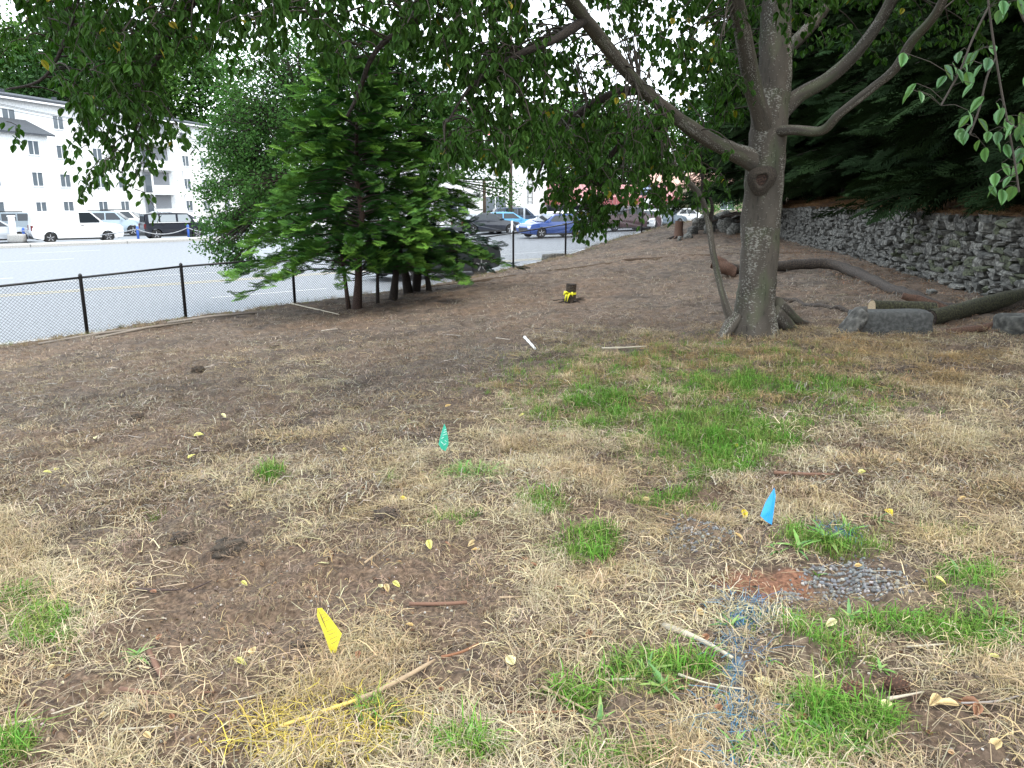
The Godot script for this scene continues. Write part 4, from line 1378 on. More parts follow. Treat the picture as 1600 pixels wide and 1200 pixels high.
	for s in [[1028, 352, 70, 1.6, 1.3, Color(.07, .028, .045), "round dark purple shrub on the verge beyond the fence"], [1068, 345, 78, 1.5, 1.5, Color(.2, .18, .1), "pale straw coloured shrub in front of the tan building"], [1092, 345, 78, 1.7, 2.4, Color(.05, .15, .02), "bright green clipped shrub beside the pale shrub"], [1150, 345, 84, 2.4, 3.0, Color(.06, .16, .03), "tall green shrub at the end of the stone wall"]]:
		var g := at(s[0], s[1], s[2]); g.y = road_y(g.x, s[2])
		var o := thing("shrub", s[6], "shrub")
		var stm := st_new()
		tube(stm, [g, g + Vector3(.1, s[4] * .6, 0)], [.08, .03], 6)
		piece("stem", done(stm), M.bark_dark, o)
		clump_crown(o, [[g + Vector3(0, s[4] * .62, 0), Vector3(s[3], s[4] * .6, s[3]), 1.0]], 2200, .16, s[5], lf, .1, g + Vector3(0, s[4] * .4, 0))
	build_wood(lf)
func _same(v: float, n: int) -> Array:
	var a := []
	for k in n: a.append(v)
	return a
func build_wood(lf: Mesh):
	# trees on the slope behind the buildings, each its own
	var protos := []
	var cols := [Color(.055, .12, .03), Color(.04, .09, .028), Color(.085, .17, .035)]
	var labels := ["tall broad leafy tree on the slope behind the buildings", "dark leafy tree among the woods behind the buildings", "light yellow green tree standing out among the woods behind the buildings"]
	for v in 3:
		var t := thing("woodland_tree", labels[v], "tree", Vector3.ZERO, 0.0, "woods behind the buildings")
		var st := st_new()
		tube(st, [Vector3(0, -2, 0), Vector3(.2, 6, 0), Vector3(0, 14, .2)], [.4, .3, .08], 8, true, .1)
		piece("trunk", done(st, true), M.bark_dark, t)
		var lobes := []
		for k in 11:
			var h := 3.0 + k * 1.4
			var r := 4.6 * sin(clampf((k + 1.2) / 12.0, 0, 1) * PI) + .8
			var a := rng.randf() * TAU
			lobes.append([Vector3(cos(a) * r * .45, h, sin(a) * r * .45), Vector3(r * .75, 2.0, r * .75), 1.0 / 11.0])
		clump_crown(t, lobes, 8000, .46, cols[v], lf, .25, Vector3(0, 9, 0))
		protos.append(t)
	var spots := [[-70, 118, 1.5, 0], [10, 122, 1.55, 0], [75, 126, 1.5, 2], [130, 120, 1.6, 1], [190, 126, 1.6, 0], [235, 132, 1.45, 2], [280, 128, 1.4, 2], [330, 135, 1.6, 0], [390, 138, 1.0, 1], [450, 140, 1.0, 0], [520, 140, 1.1, 1], [590, 138, 1.0, 0], [650, 130, .9, 2], [700, 122, .95, 1], [745, 118, .8, 0], [790, 125, .85, 1], [835, 116, .85, 0], [870, 112, .8, 2], [905, 122, .95, 1], [950, 118, .9, 0], [990, 122, .9, 1], [1030, 118, .85, 2], [1070, 124, .95, 1], [1110, 118, .95, 0], [1160, 124, .9, 2], [1210, 120, .9, 1], [1270, 124, 1.0, 0], [-150, 120, 1.0, 1], [40, 140, 1.15, 1], [160, 145, 1.2, 0]]
	var used := [false, false, false]
	for s in spots:
		var g := at(s[0], 335, s[1])
		g.y = -1.5
		var v: int = s[3]
		if not used[v]:
			used[v] = true
			protos[v].position = g; protos[v].scale = Vector3.ONE * s[2]
		else:
			copy_of(protos[v], g, rng.randf() * TAU, "", s[2])

# ================================================================ vehicles (front towards +x, side profile in x-y)
func wheel_meshes(r: float, w: float) -> Array:
	var ty := st_new()
	var prof := [[r * .62, -w * .42], [r * .9, -w * .5], [r, -w * .38], [r, w * .38], [r * .9, w * .5], [r * .62, w * .42]]
	var rim := st_new()
	var rp := [[r * .64, w * .4], [r * .6, w * .34], [r * .2, w * .3], [r * .16, w * .4], [0.0, w * .42]]
	for k in 20:
		for pr in [prof, rp]:
			for i in pr.size() - 1:
				var q := []
				for o in [[k, i], [k + 1, i], [k + 1, i + 1], [k, i + 1]]:
					var a: float = TAU * (o[0] % 20) / 20.0
					q.append(Vector3(cos(a) * pr[o[1]][0], sin(a) * pr[o[1]][0], pr[o[1]][1]))
				quad(ty if pr == prof else rim, q[0], q[1], q[2], q[3])
	var sp := st_new(false)
	for k in 5:
		var b := Basis(Vector3(0, 0, 1), TAU * k / 5.0)
		box(sp, b * Vector3(0, r * .38, w * .39), Vector3(r * .13, r * .5, w * .08), b)
	return [done(ty), done(rim), done(sp)]
func car(called: String, label: String, category: String, pos: Vector3, turn: float, paint: Material, o: Dictionary) -> Node3D:
	var t := thing(called, label, category, pos, turn)
	var L: float = o.len; var W: float = o.wid; var H: float = o.hgt
	var belt: float = o.belt; var hood: float = o.hood
	var r: float = o.get("wheel", .32)
	var clear := .2
	var xr: float = -L / 2 + o.get("rear_axle", .8); var xf: float = L / 2 - o.get("front_axle", .85)
	# lower body with wheel arches
	var poly := PackedVector2Array()
	poly.append(Vector2(-L / 2 + .06, clear + .12))
	for ax in [xr, xf]:
		for k in 9:
			var a := PI - PI * k / 8.0
			poly.append(Vector2(ax + cos(a) * (r + .06), maxf(clear, r + sin(a) * (r + .06) - .0) if k > 0 and k < 8 else clear))
	poly.append(Vector2(L / 2 - .06, clear + .08))
	poly.append(Vector2(L / 2, clear + .3))
	poly.append(Vector2(L / 2 - .02, hood * .78))
	poly.append(Vector2(L / 2 - .16, hood * .95))
	poly.append(Vector2(lerpf(L / 2, o.ws0, .6), hood * 1.03))
	poly.append(Vector2(o.ws0, belt))
	poly.append(Vector2(o.rw0, belt + o.get("kick", .03)))
	if o.has("deck"): poly.append(Vector2(-L / 2 + .1, o.deck))
	poly.append(Vector2(-L / 2 + .02, (belt if not o.has("deck") else o.deck) * .86))
	poly.append(Vector2(-L / 2, clear + .35))
	var body := st_new(false)
	var inset := func(x: float, y: float, z: float) -> Vector3:
		var k := smoothstep(.55, 1.0, y / belt) * .05 + smoothstep(.5, .2, y) * .05
		return Vector3(x, y, z * (1.0 - k) )
	prism(body, poly, inset, -W / 2 + .04, W / 2 - .04)
	var small := PackedVector2Array()
	var cen := Vector2(0, belt * .55)
	for p in poly: small.append(cen + (p - cen) * Vector2(.985, .965))
	prism(body, small, inset, -W / 2, W / 2)
	piece("body", done(body), paint, t)
	# greenhouse
	var roofw: float = W / 2 - o.get("tumble", .2)
	var gh := PackedVector2Array([Vector2(o.ws0, belt - .02), Vector2(o.ws1, H - .03), Vector2(lerpf(o.ws1, o.rw1, .35), H), Vector2(lerpf(o.ws1, o.rw1, .7), H - .01), Vector2(o.rw1, H - .05), Vector2(o.rw0, belt - .02)])
	var cabin := st_new(false)
	var lean := func(x: float, y: float, z: float) -> Vector3:
		var u := clampf((y - belt) / (H - belt), 0, 1)
		return Vector3(x, y, z * lerpf(W / 2 - .07, roofw, u))
	prism(cabin, gh, lean, -1.0, 1.0)
	piece("cabin", done(cabin), o.get("roof", paint), t)
	# glass: windscreen, rear window, side windows
	var dim := belt + .05
	var top := H - .1
	var edge := func(a0: float, a1: float, y: float) -> float: return lerpf(a0, a1, (y - belt) / (H - .03 - belt))
	for f in [["windscreen", o.ws0, o.ws1, .025], ["rear_window", o.rw0, o.rw1, -.025]]:
		if f[0] == "rear_window" and o.get("blind", false): continue
		var g := st_new(false)
		var q := []
		for c in [[dim, -.86], [dim, .86], [top, .84], [top, -.84]]:
			var p: Vector3 = lean.call(edge.call(f[1], f[2], c[0]), c[0], c[1])
			q.append(p + Vector3(f[3], .012, 0))
		quad(g, q[0], q[1], q[2], q[3])
		piece(f[0], done(g), M.glass, t)
	var spans: Array = o.sides
	for s in [-1.0, 1.0]:
		for sp in spans:
			var g := st_new(false)
			var q := []
			for c in [[sp[0], dim], [sp[1], dim], [sp[1], top], [sp[0], top]]:
				var lo: float = edge.call(o.rw0, o.rw1, c[1]) + .09
				var hi: float = edge.call(o.ws0, o.ws1, c[1]) - .09
				var p: Vector3 = lean.call(clampf(c[0], lo, hi), c[1], s)
				q.append(p + Vector3(0, 0, s * .012))
			quad(g, q[0], q[1], q[2], q[3])
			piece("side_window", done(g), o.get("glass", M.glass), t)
		# handle and mirror
		var md := st_new(false)
		box(md, Vector3(o.ws0 - .28, belt + .06, s * (W / 2 + .07)), Vector3(.12, .13, .16))
		piece("mirror", done(md), o.get("mirror", paint), t)
		for sp in spans.slice(0, 2):
			var hd := st_new(false)
			box(hd, Vector3(sp[0] + .12, belt - .1, s * (W / 2 + .0)), Vector3(.17, .03, .04))
			piece("door_handle", done(hd), M.plastic_black, t)
		var hl := st_new(false)
		box(hl, Vector3(L / 2 - .11, hood * .77, s * (W / 2 - .2)), Vector3(.2, .15, .3))
		piece("headlight", done(hl), M.lamp_clear, t)
		var tl := st_new(false)
		box(tl, Vector3(-L / 2 + .05, belt * .8, s * (W / 2 - .13)), Vector3(.12, .3, .2))
		piece("tail_light", done(tl), M.lamp_red, t)
	var gr := st_new(false)
	box(gr, Vector3(L / 2 - .015, clear + .32, 0), Vector3(.04, .2, W * .6))
	piece("grille", done(gr), M.plastic_black, t)
	var sl := st_new(false)
	box(sl, Vector3((xr + xf) / 2, clear + .03, 0), Vector3(xf - xr - 2 * r - .1, .1, W - .02))
	box(sl, Vector3(-L / 2 + .12, clear + .14, 0), Vector3(.28, .16, W * .9))
	piece("lower_trim", done(sl), M.plastic_black, t)
	var un := st_new(false)
	box(un, Vector3(0, .36, 0), Vector3(L - .5, .3, W - .5))
	piece("underbody", done(un), M.plastic_black, t)
	var wm := wheel_meshes(r, .2)
	for ax in [xr, xf]:
		for s in [-1.0, 1.0]:
			var wb := Basis() if s > 0 else Basis(Vector3.UP, PI)
			var wh := piece("wheel", wm[0], M.tyre, t, Vector3(ax, r, s * (W / 2 - .11)), wb)
			piece("rim", wm[1], M.plastic_black, wh)
			piece("spokes", wm[2], M.rim, wh)
	if o.has("bed"):
		var bed := st_new(false)
		box(bed, Vector3(-L / 2 + .95, belt + .015, 0), Vector3(1.6, .03, W - .25))
		piece("bed", done(bed), M.plastic_black, t)
	if o.has("rack"):
		var rk := st_new(false)
		for s in [-1.0, 1.0]: box(rk, Vector3((o.ws1 + o.rw1) / 2, H + .04, s * (roofw - .05)), Vector3(1.7, .04, .04))
		piece("roof_rails", done(rk), M.plastic_black, t)
	return t
func paint(r: float, g: float, b: float) -> StandardMaterial3D:
	var m := mat(r, g, b, .35, .1)
	m.clearcoat_enabled = true; m.clearcoat = .8; m.clearcoat_roughness = .08
	return m
func build_cars():
	var hatch := {"len": 4.3, "wid": 1.78, "hgt": 1.46, "belt": .95, "hood": .88, "ws0": 1.05, "ws1": .2, "rw0": -1.85, "rw1": -1.3, "sides": [[-1.6, -.55], [-.47, .7]]}
	var sedan := {"len": 4.6, "wid": 1.8, "hgt": 1.45, "belt": .95, "hood": .86, "ws0": 1.05, "ws1": .2, "rw0": -1.75, "rw1": -.95, "deck": 1.02, "sides": [[-1.45, -.5], [-.42, .75]]}
	var suv := {"len": 4.6, "wid": 1.86, "hgt": 1.7, "belt": 1.08, "hood": 1.05, "ws0": 1.05, "ws1": .35, "rw0": -2.15, "rw1": -1.85, "wheel": .36, "rack": 1, "sides": [[-1.95, -1.25], [-1.17, -.32], [-.24, .75]]}
	var boxy := {"len": 4.0, "wid": 1.72, "hgt": 1.66, "belt": 1.05, "hood": 1.02, "ws0": 1.15, "ws1": .72, "rw0": -1.93, "rw1": -1.88, "front_axle": .78, "rear_axle": .68, "tumble": .14, "glass": mat(.3, .33, .35, .08), "sides": [[-1.7, -1.1], [-1.0, -.05], [.08, .95]]}  # side glass paled: reflected and see-through brightness put into its colour
	var van := {"len": 5.0, "wid": 1.85, "hgt": 1.88, "belt": 1.12, "hood": 1.08, "ws0": 1.5, "ws1": .72, "rw0": -2.46, "rw1": -2.38, "tumble": .12, "front_axle": .9, "rear_axle": .95, "blind": true, "sides": [[.1, 1.3]]}
	var pickup := {"len": 5.4, "wid": 1.95, "hgt": 1.8, "belt": 1.15, "hood": 1.12, "ws0": 1.2, "ws1": .6, "rw0": -.75, "rw1": -.6, "wheel": .38, "bed": 1, "deck": 1.14, "sides": [[-.55, .1], [.18, .95]]}
	var yaw := atan2(ROAD_D.y, ROAD_D.x)            # along the road, away to the right
	var lot := func(px: float, d: float) -> Vector3:
		var p := at(px, 370, d)
		p.y = road_y(p.x, d) + .02
		return p
	var silver := paint(.42, .45, .48); var white := paint(.8, .8, .8); var black := paint(.01, .012, .02); var grey := paint(.2, .23, .25)
	car("delivery_van", "white panel van with black sills parked beside the chained bollards", "van", lot.call(121, 49.5), yaw, white, van)
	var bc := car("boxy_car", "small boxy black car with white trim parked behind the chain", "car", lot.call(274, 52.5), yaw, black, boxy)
	for s in [-1.0, 1.0]:
		var tr := st_new(false)
		box(tr, Vector3(-.4, 1.07, s * .865), Vector3(2.6, .035, .03))
		piece("window_trim", done(tr), white, bc)
	car("crossover_car", "pale blue grey crossover parked with its nose beside the white van", "car", lot.call(178, 57), yaw - .35, paint(.3, .37, .42), suv)
	car("crossover_car", "white crossover parked behind the pale blue grey crossover", "car", lot.call(200, 61), yaw - .35, white, suv)
	car("estate_car", "dark grey estate car parked behind the white crossover", "car", lot.call(212, 66), yaw - .3, grey, hatch)
	car("silver_car", "silver hatchback parked beside the white post and concrete block", "car", lot.call(-8, 48.8), yaw, silver, hatch)
	car("parked_suv", "blue grey tall vehicle parked behind the silver hatchback", "car", lot.call(38, 56), yaw - .1, paint(.16, .2, .23), suv)
	car("white_car", "white saloon parked behind the boxy black car", "car", lot.call(290, 62), yaw, white, sedan)
	car("silver_car", "silver saloon in the lot beyond the boxy black car", "car", lot.call(262, 70), yaw, silver, sedan)
	car("white_car", "white hatchback parked under the airy small leaved tree", "car", lot.call(380, 57), yaw, white, hatch)
	car("silver_car", "silver crossover parked under the airy small leaved tree", "car", lot.call(440, 60), yaw, silver, suv)
	car("white_car", "white crossover seen through the branches of the young fir", "car", lot.call(520, 58), yaw, white, suv)
	var sp := at(676, 440, 27.5); sp.y = road_y(sp.x, 27.5) + .006
	car("dark_suv", "dark green grey utility vehicle driving past behind the firs", "car", sp, yaw, paint(.02, .028, .03), suv)
	var left := yaw + PI
	car("blue_car", "bright blue hatchback on the road beside the slim white post", "car", lot.call(862, 51.5), left - .12, paint(.012, .05, .22), hatch)
	car("black_car", "black saloon parked beside the light blue car", "car", lot.call(760, 56), left - .1 + PI, black, sedan)
	car("light_blue_car", "light blue and white hatchback between the black saloon and the bright blue hatchback", "car", lot.call(796, 58), left + PI - .55, paint(.1, .35, .6), hatch)
	car("navy_car", "navy crossover parked behind the light blue hatchback", "car", lot.call(812, 62), left + PI - .5, paint(.04, .06, .1), suv)
	car("white_car", "white hatchback parked behind the bright blue hatchback", "car", lot.call(862, 58), left - .3, white, hatch)
	car("silver_car", "silver saloon in front of the red roofed shop", "car", lot.call(888, 64), left - .3, silver, sedan)
	car("black_car", "black hatchback parked by the white commercial building", "car", lot.call(780, 68), left, black, hatch)
	car("pickup_truck", "dark maroon pickup truck parked beyond the fence corner", "truck", lot.call(978, 60), left + PI - .05, paint(.05, .012, .014), pickup)
	car("white_car", "small white hatchback parked next to the maroon pickup truck", "car", lot.call(1010, 62), left + .6, white, hatch)
	car("grey_car", "blue grey saloon parked in front of the purple shrub", "car", lot.call(1030, 66), yaw, paint(.12, .16, .2), sedan)
	car("white_car", "white saloon parked in front of the pale straw coloured shrub", "car", lot.call(1066, 68), yaw, white, sedan)

# ================================================================ logs, stumps, blocks and rocks in the yard
func log_thing(called: String, label: String, category: String, c: Array, bark: Material, ends: Material, sides := 12, lump := .12):
	var t := thing(called, label, category)
	var sp := smooth_path(c, 6)
	for i in sp[0].size():                              # never sink below the soil
		var p: Vector3 = sp[0][i]
		var g: float = ground(p.x, -p.z) + sp[1][i] * .6
		if p.y < g: sp[0][i].y = g
	var st := st_new()
	tube(st, sp[0], sp[1], sides, true, lump, false)
	piece("bark", done(st, true), bark, t)
	for e in [0, sp[0].size() - 1]:
		var en := st_new(false)
		var a: Vector3 = sp[0][e]
		var dir: Vector3 = (a - sp[0][1 if e == 0 else e - 1]).normalized()
		tube(en, [a - dir * .01, a + dir * .003], [sp[1][e] * .96, sp[1][e] * .93], sides)
		piece("cut_end", done(en), ends, t)
	return t
func build_yard_things():
	log_thing("fallen_limb", "long crooked fallen limb lying behind the trunk of the old tree", "branch", [pv(1118, 412, 15.6, 7.2), pv(1150, 420, 15.6, 7.9), pv(1215, 416, 15.4, 7.9), pv(1290, 412, 15.2, 7.9), pv(1332, 424, 14.4, 8.6), pv(1365, 440, 13.0, 8.6), pv(1400, 456, 11.5, 8.6), pv(1440, 472, 10.6, 7.2), pv(1492, 487, 9.9, 5.0)], M.log_bark, M.wood_red, 14, .3)
	log_thing("broken_limb_stub", "short splintered red brown stub of wood beside the thin side stem", "branch", [pv(1116, 410, 15.3, 11), pv(1130, 418, 15.2, 12), pv(1150, 428, 15.1, 8)], M.wood_red, M.wood_red, 9, .4)
	log_thing("cut_log", "short mossy log with a pale sawn end lying behind the grey stone block", "log", [pv(1362, 481, 9.2, 12.5), pv(1400, 482, 9.2, 12.5), pv(1462, 485, 9.1, 12.5)], M.log_moss, M.wood_fresh)
	log_thing("mossy_log", "long thick mossy log slanting up from the stone block towards the wall", "log", [pv(1452, 497, 8.9, 13.1), pv(1500, 486, 9.2, 13.1), pv(1560, 471, 9.6, 13.1), pv(1620, 460, 10.0, 13.1), pv(1720, 445, 10.4, 12.3)], M.log_moss, M.log_bark)
	log_thing("red_brown_branch", "smooth curved red brown branch lying on the grass edge below the mossy log", "branch", [pv(1476, 519, 8.3, 4.8), pv(1500, 517, 8.3, 6.4), pv(1540, 512, 8.3, 6.8), pv(1580, 500, 8.4, 7.2), pv(1620, 482, 8.6, 7.2), pv(1690, 455, 8.8, 6.4)], M.wood_red, M.wood_fresh)
	log_thing("bark_slab", "split red wood slab lying between the fallen limb and the cut log", "wood", [pv(1410, 462, 9.9, 6), pv(1445, 473, 9.8, 9), pv(1490, 486, 9.6, 5)], M.wood_red, M.wood_red, 6, .3)
	log_thing("dark_log", "dark rotting log under the mossy log", "log", [pv(1500, 500, 9.4, 8.0), pv(1560, 494, 9.6, 8.8), pv(1640, 488, 9.8, 8.8)], M.log_bark, M.log_bark)
	log_thing("thin_branch", "thin dark bent branch on the soil behind the leaning stone", "branch", [pv(1206, 466, 11.4, 4), pv(1240, 473, 11.2, 4), pv(1270, 486, 10.6, 4.2), pv(1300, 492, 10.2, 4), pv(1328, 496, 9.8, 3)], M.log_bark, M.log_bark, 8)
	# stone blocks
	var g := gp(1397, 524)
	var bl := stone_mesh(31, 6, .025, 14.0)
	tag(piece("stone_block", bl, M.block, self, g + Vector3(0, .1, -.14), Basis.from_euler(Vector3(0, -.06, .02)) * Basis.from_scale(Vector3(.8, .29, .34))), "long rectangular grey stone block in front of the cut log", "stone")
	g = gp(1332, 524)
	tag(piece("leaning_stone", stone_mesh(44, 4, .2, 3.0), M.stone, self, g + Vector3(.02, .12, -.05), Basis.from_euler(Vector3(.1, .3, .9)) * Basis.from_scale(Vector3(.36, .12, .24))), "flat mottled stone leaning against the rectangular grey block", "stone")
	g = gp(1600, 527)
	tag(piece("stone_block", stone_mesh(57, 6, .04, 9.0), M.stone_dark, self, g + Vector3(.05, .08, -.1), Basis.from_euler(Vector3(0, .2, 0)) * Basis.from_scale(Vector3(.5, .26, .36))), "dark half buried stone block below the red brown branch", "stone")
	g = gp(1455, 462)
	tag(piece("pale_rock", stone_mesh(61, 3, .35, 2.4), M.stone_pale, self, g + Vector3(0, .04, 0), Basis.from_scale(Vector3(.15, .1, .12))), "small whitish lumpy rock at the foot of the wall", "rock")
	# stumps
	stump("stump", "short dark weathered stump tied with a yellow ribbon, roots around it", gp(891, 474), .095, .35, M.log_bark, M.bark_dark)
	var rb := thing("yellow_ribbon", "bright yellow plastic ribbon knotted round the short dark stump", "ribbon")
	var sp := gp(891, 474)
	var yl := mat(.75, .72, .03, .4)
	yl.cull_mode = BaseMaterial3D.CULL_DISABLED
	var band := st_new()
	tube(band, [sp + Vector3(0, .16, 0), sp + Vector3(0, .2, 0)], [.106, .106], 12, false, 0.0, false)
	piece("band", done(band), yl, rb)
	for k in 5:
		var tl := st_new()
		var a := at(884 + k * 2.2, 459, -sp.z - .13)
		var e := Vector3(rng.randf_range(-.1, .02), rng.randf_range(-.14, .06), .05)
		tube(tl, [a, a + e * .5 + Vector3(0, .04, 0), a + e], [.02, .024, .006], 4)
		piece("tail", done(tl), yl, rb)
	stump("stump", "orange cut stump with split wood on the crest near the rocks", gp(1060, 371), .14, .55, M.wood_red, M.wood_fresh)
	# rocks and heaped brush at the crest
	var rocks := [[1082, 366, .5], [1094, 360, .7], [1108, 364, .5], [1120, 358, .8], [1135, 362, .7], [1148, 366, .6], [1100, 350, .6], [1128, 348, .7], [1146, 352, .6], [1158, 358, .5], [1075, 372, .3], [1062, 376, .25]]
	for i in rocks.size():
		var q = rocks[i]
		var p := gp(q[0], q[1])
		tag(piece("rock", stone_mesh(70 + i, 3, .3, 2.8), M.stone_pale if i % 3 else M.stone, self, p + Vector3(0, q[2] * .16, 0), rand_basis(1.0) * Basis.from_scale(Vector3(q[2], q[2] * .55, q[2] * .8))), "grey boulder in the pile on the crest beside the stump", "rock", "boulders piled on the crest")
	for i in 9:
		var p := gp(rng.randf_range(1085, 1160), rng.randf_range(342, 362))
		var az := rng.randf_range(-.4, .4)
		var l := rng.randf_range(.8, 1.8)
		var e := p + Vector3(cos(az) * l, rng.randf_range(.1, .5), sin(az) * l)
		var st := st_new()
		tube(st, [p + Vector3(0, .25, 0), p.lerp(e, .5) + Vector3(0, .32, 0), e + Vector3(0, .1, 0)], [.05, .045, .02], 6, false, .2)
		tag(piece("dead_branch", done(st), M.log_bark), "dead branch tossed on the pile of boulders", "branch", "brush on the boulder pile")
	# concrete block on the verge just past the fence
	var cp := at(866, 404, 27.6); cp.y = road_y(cp.x, 27.6) + .36
	tag(piece("concrete_block", stone_mesh(91, 5, .02, 16.0), M.stone_pale, self, cp, Basis.from_euler(Vector3(0, .75, 0)) * Basis.from_scale(Vector3(.9, .75, .4))), "weathered concrete block on the verge beyond the fence post", "block")
	# loose plank along the fence foot
	for q in [[60, 541, 255, 513], [262, 508, 400, 492], [150, 532, 300, 506]]:
		var a := gp(q[0], q[1]); var b := gp(q[2], q[3])
		var st := st_new()
		tube(st, [a + Vector3(0, .03, 0), a.lerp(b, .5) + Vector3(0, .06, 0), b + Vector3(0, .03, 0)], [.022, .026, .02], 6, false, .1)
		tag(piece("pole", done(st), mat(.2, .17, .14, .9)), "grey weathered pole lying on the soil along the fence", "pole", "poles along the fence foot")
func stump(called: String, label: String, p: Vector3, r: float, h: float, bark: Material, top: Material):
	var t := thing(called, label, "stump")
	var st := st_new()
	tube(st, [p + Vector3(0, -.1, 0), p + Vector3(0, .04, 0), p + Vector3(0, h * .5, 0), p + Vector3(.01, h, 0)], [r * 1.6, r * 1.15, r, r * .98], 14, true, .22, false)
	piece("bark", done(st, true), bark, t)
	var tp := st_new(false)
	tube(tp, [p + Vector3(.01, h - .02, 0), p + Vector3(.01, h - .005, 0)], [r * .95, r * .9], 14)
	piece("cut_top", done(tp), top, t)
	for k in 7:
		var a := k * TAU / 7 + rng.randf() * .5
		var l := r * rng.randf_range(2.2, 4.0)
		var e := p + Vector3(cos(a) * l, 0, sin(a) * l)
		e.y = ground(e.x, -e.z)
		var rt := st_new()
		tube(rt, [p + Vector3(cos(a) * r * .7, .05, sin(a) * r * .7), p.lerp(e, .6) + Vector3(0, .03, 0), e], [r * .25, r * .16, r * .06], 5, false, .2)
		piece("root", done(rt), M.bark_dark, t)

# ================================================================ grass, straw and litter (nobody could count these)
func blade_tuft(n: int, len0: float, len1: float, wid: float, spread: float, bend: float, seed_: int, flat := false, curl := .25) -> ArrayMesh:
	var r := RandomNumberGenerator.new(); r.seed = seed_
	var st := st_new(false)
	for k in n:
		var az := r.randf() * TAU
		var dir := Vector3(cos(az), 0, sin(az))
		var l := r.randf_range(len0, len1)
		var root := Vector3(r.randfn() * spread, 0, r.randfn() * spread)
		var side := Vector3(-dir.z, 0, dir.x) * wid * r.randf_range(.5, 1.7)
		var pts := []
		if flat:
			var y0 := r.randf_range(.004, .02); var y1 := r.randf_range(.002, .045)
			var c := r.randf_range(-curl, curl) * l
			pts = [root + Vector3(0, y0, 0), root + dir * l * .5 + Vector3(-dir.z, 0, dir.x) * c * .5 + Vector3(0, maxf(y0, y1) + r.randf() * .012, 0), root + dir * l + Vector3(0, y1, 0)]
			side = Vector3(-dir.z, r.randf_range(-.6, .6), dir.x) * wid * r.randf_range(.5, 1.8)
		else:
			var b := r.randf_range(.2, 1.0) * bend
			pts = [root, root + dir * l * b * .35 + Vector3(0, l * .6, 0), root + dir * l * b + Vector3(0, l * (1.0 - b * .45), 0)]
		var sh := r.randf_range(.6, 1.25)
		st.set_color(Color(sh, sh * r.randf_range(.93, 1.03), sh * r.randf_range(.8, 1.05)))
		quad(st, pts[0] - side, pts[1] - side * .85, pts[1] + side * .85, pts[0] + side)
		if flat: quad(st, pts[1] - side * .85, pts[2] - side * .6, pts[2] + side * .6, pts[1] + side * .85)
		else: tri(st, pts[1] - side * .85, pts[2], pts[1] + side * .85)
	return done(st)
var trodden := [[Vector2(1203, 820), Vector2(1168, 940), 9.0], [Vector2(524, 1015), Vector2(528, 1036), 14.0], [Vector2(699, 700), Vector2(712, 740), 6.0], [Vector2(1290, 905), Vector2(1395, 915), 30.0], [Vector2(1160, 915), Vector2(1215, 915), 26.0], [Vector2(1330, 1096), Vector2(1400, 1088), 20.0], [Vector2(1060, 832), Vector2(1110, 838), 16.0], [Vector2(215, 1030), Vector2(216, 1031), 18.0], [Vector2(1480, 1110), Vector2(1530, 1125), 26.0]]
func bare_spot(px: Vector2) -> bool:                # lying sticks, stones and wires press the straw away
	for t in trodden:
		if Geometry2D.get_closest_point_to_segment(px, t[0], t[1]).distance_to(px) < t[2]: return true
	return false
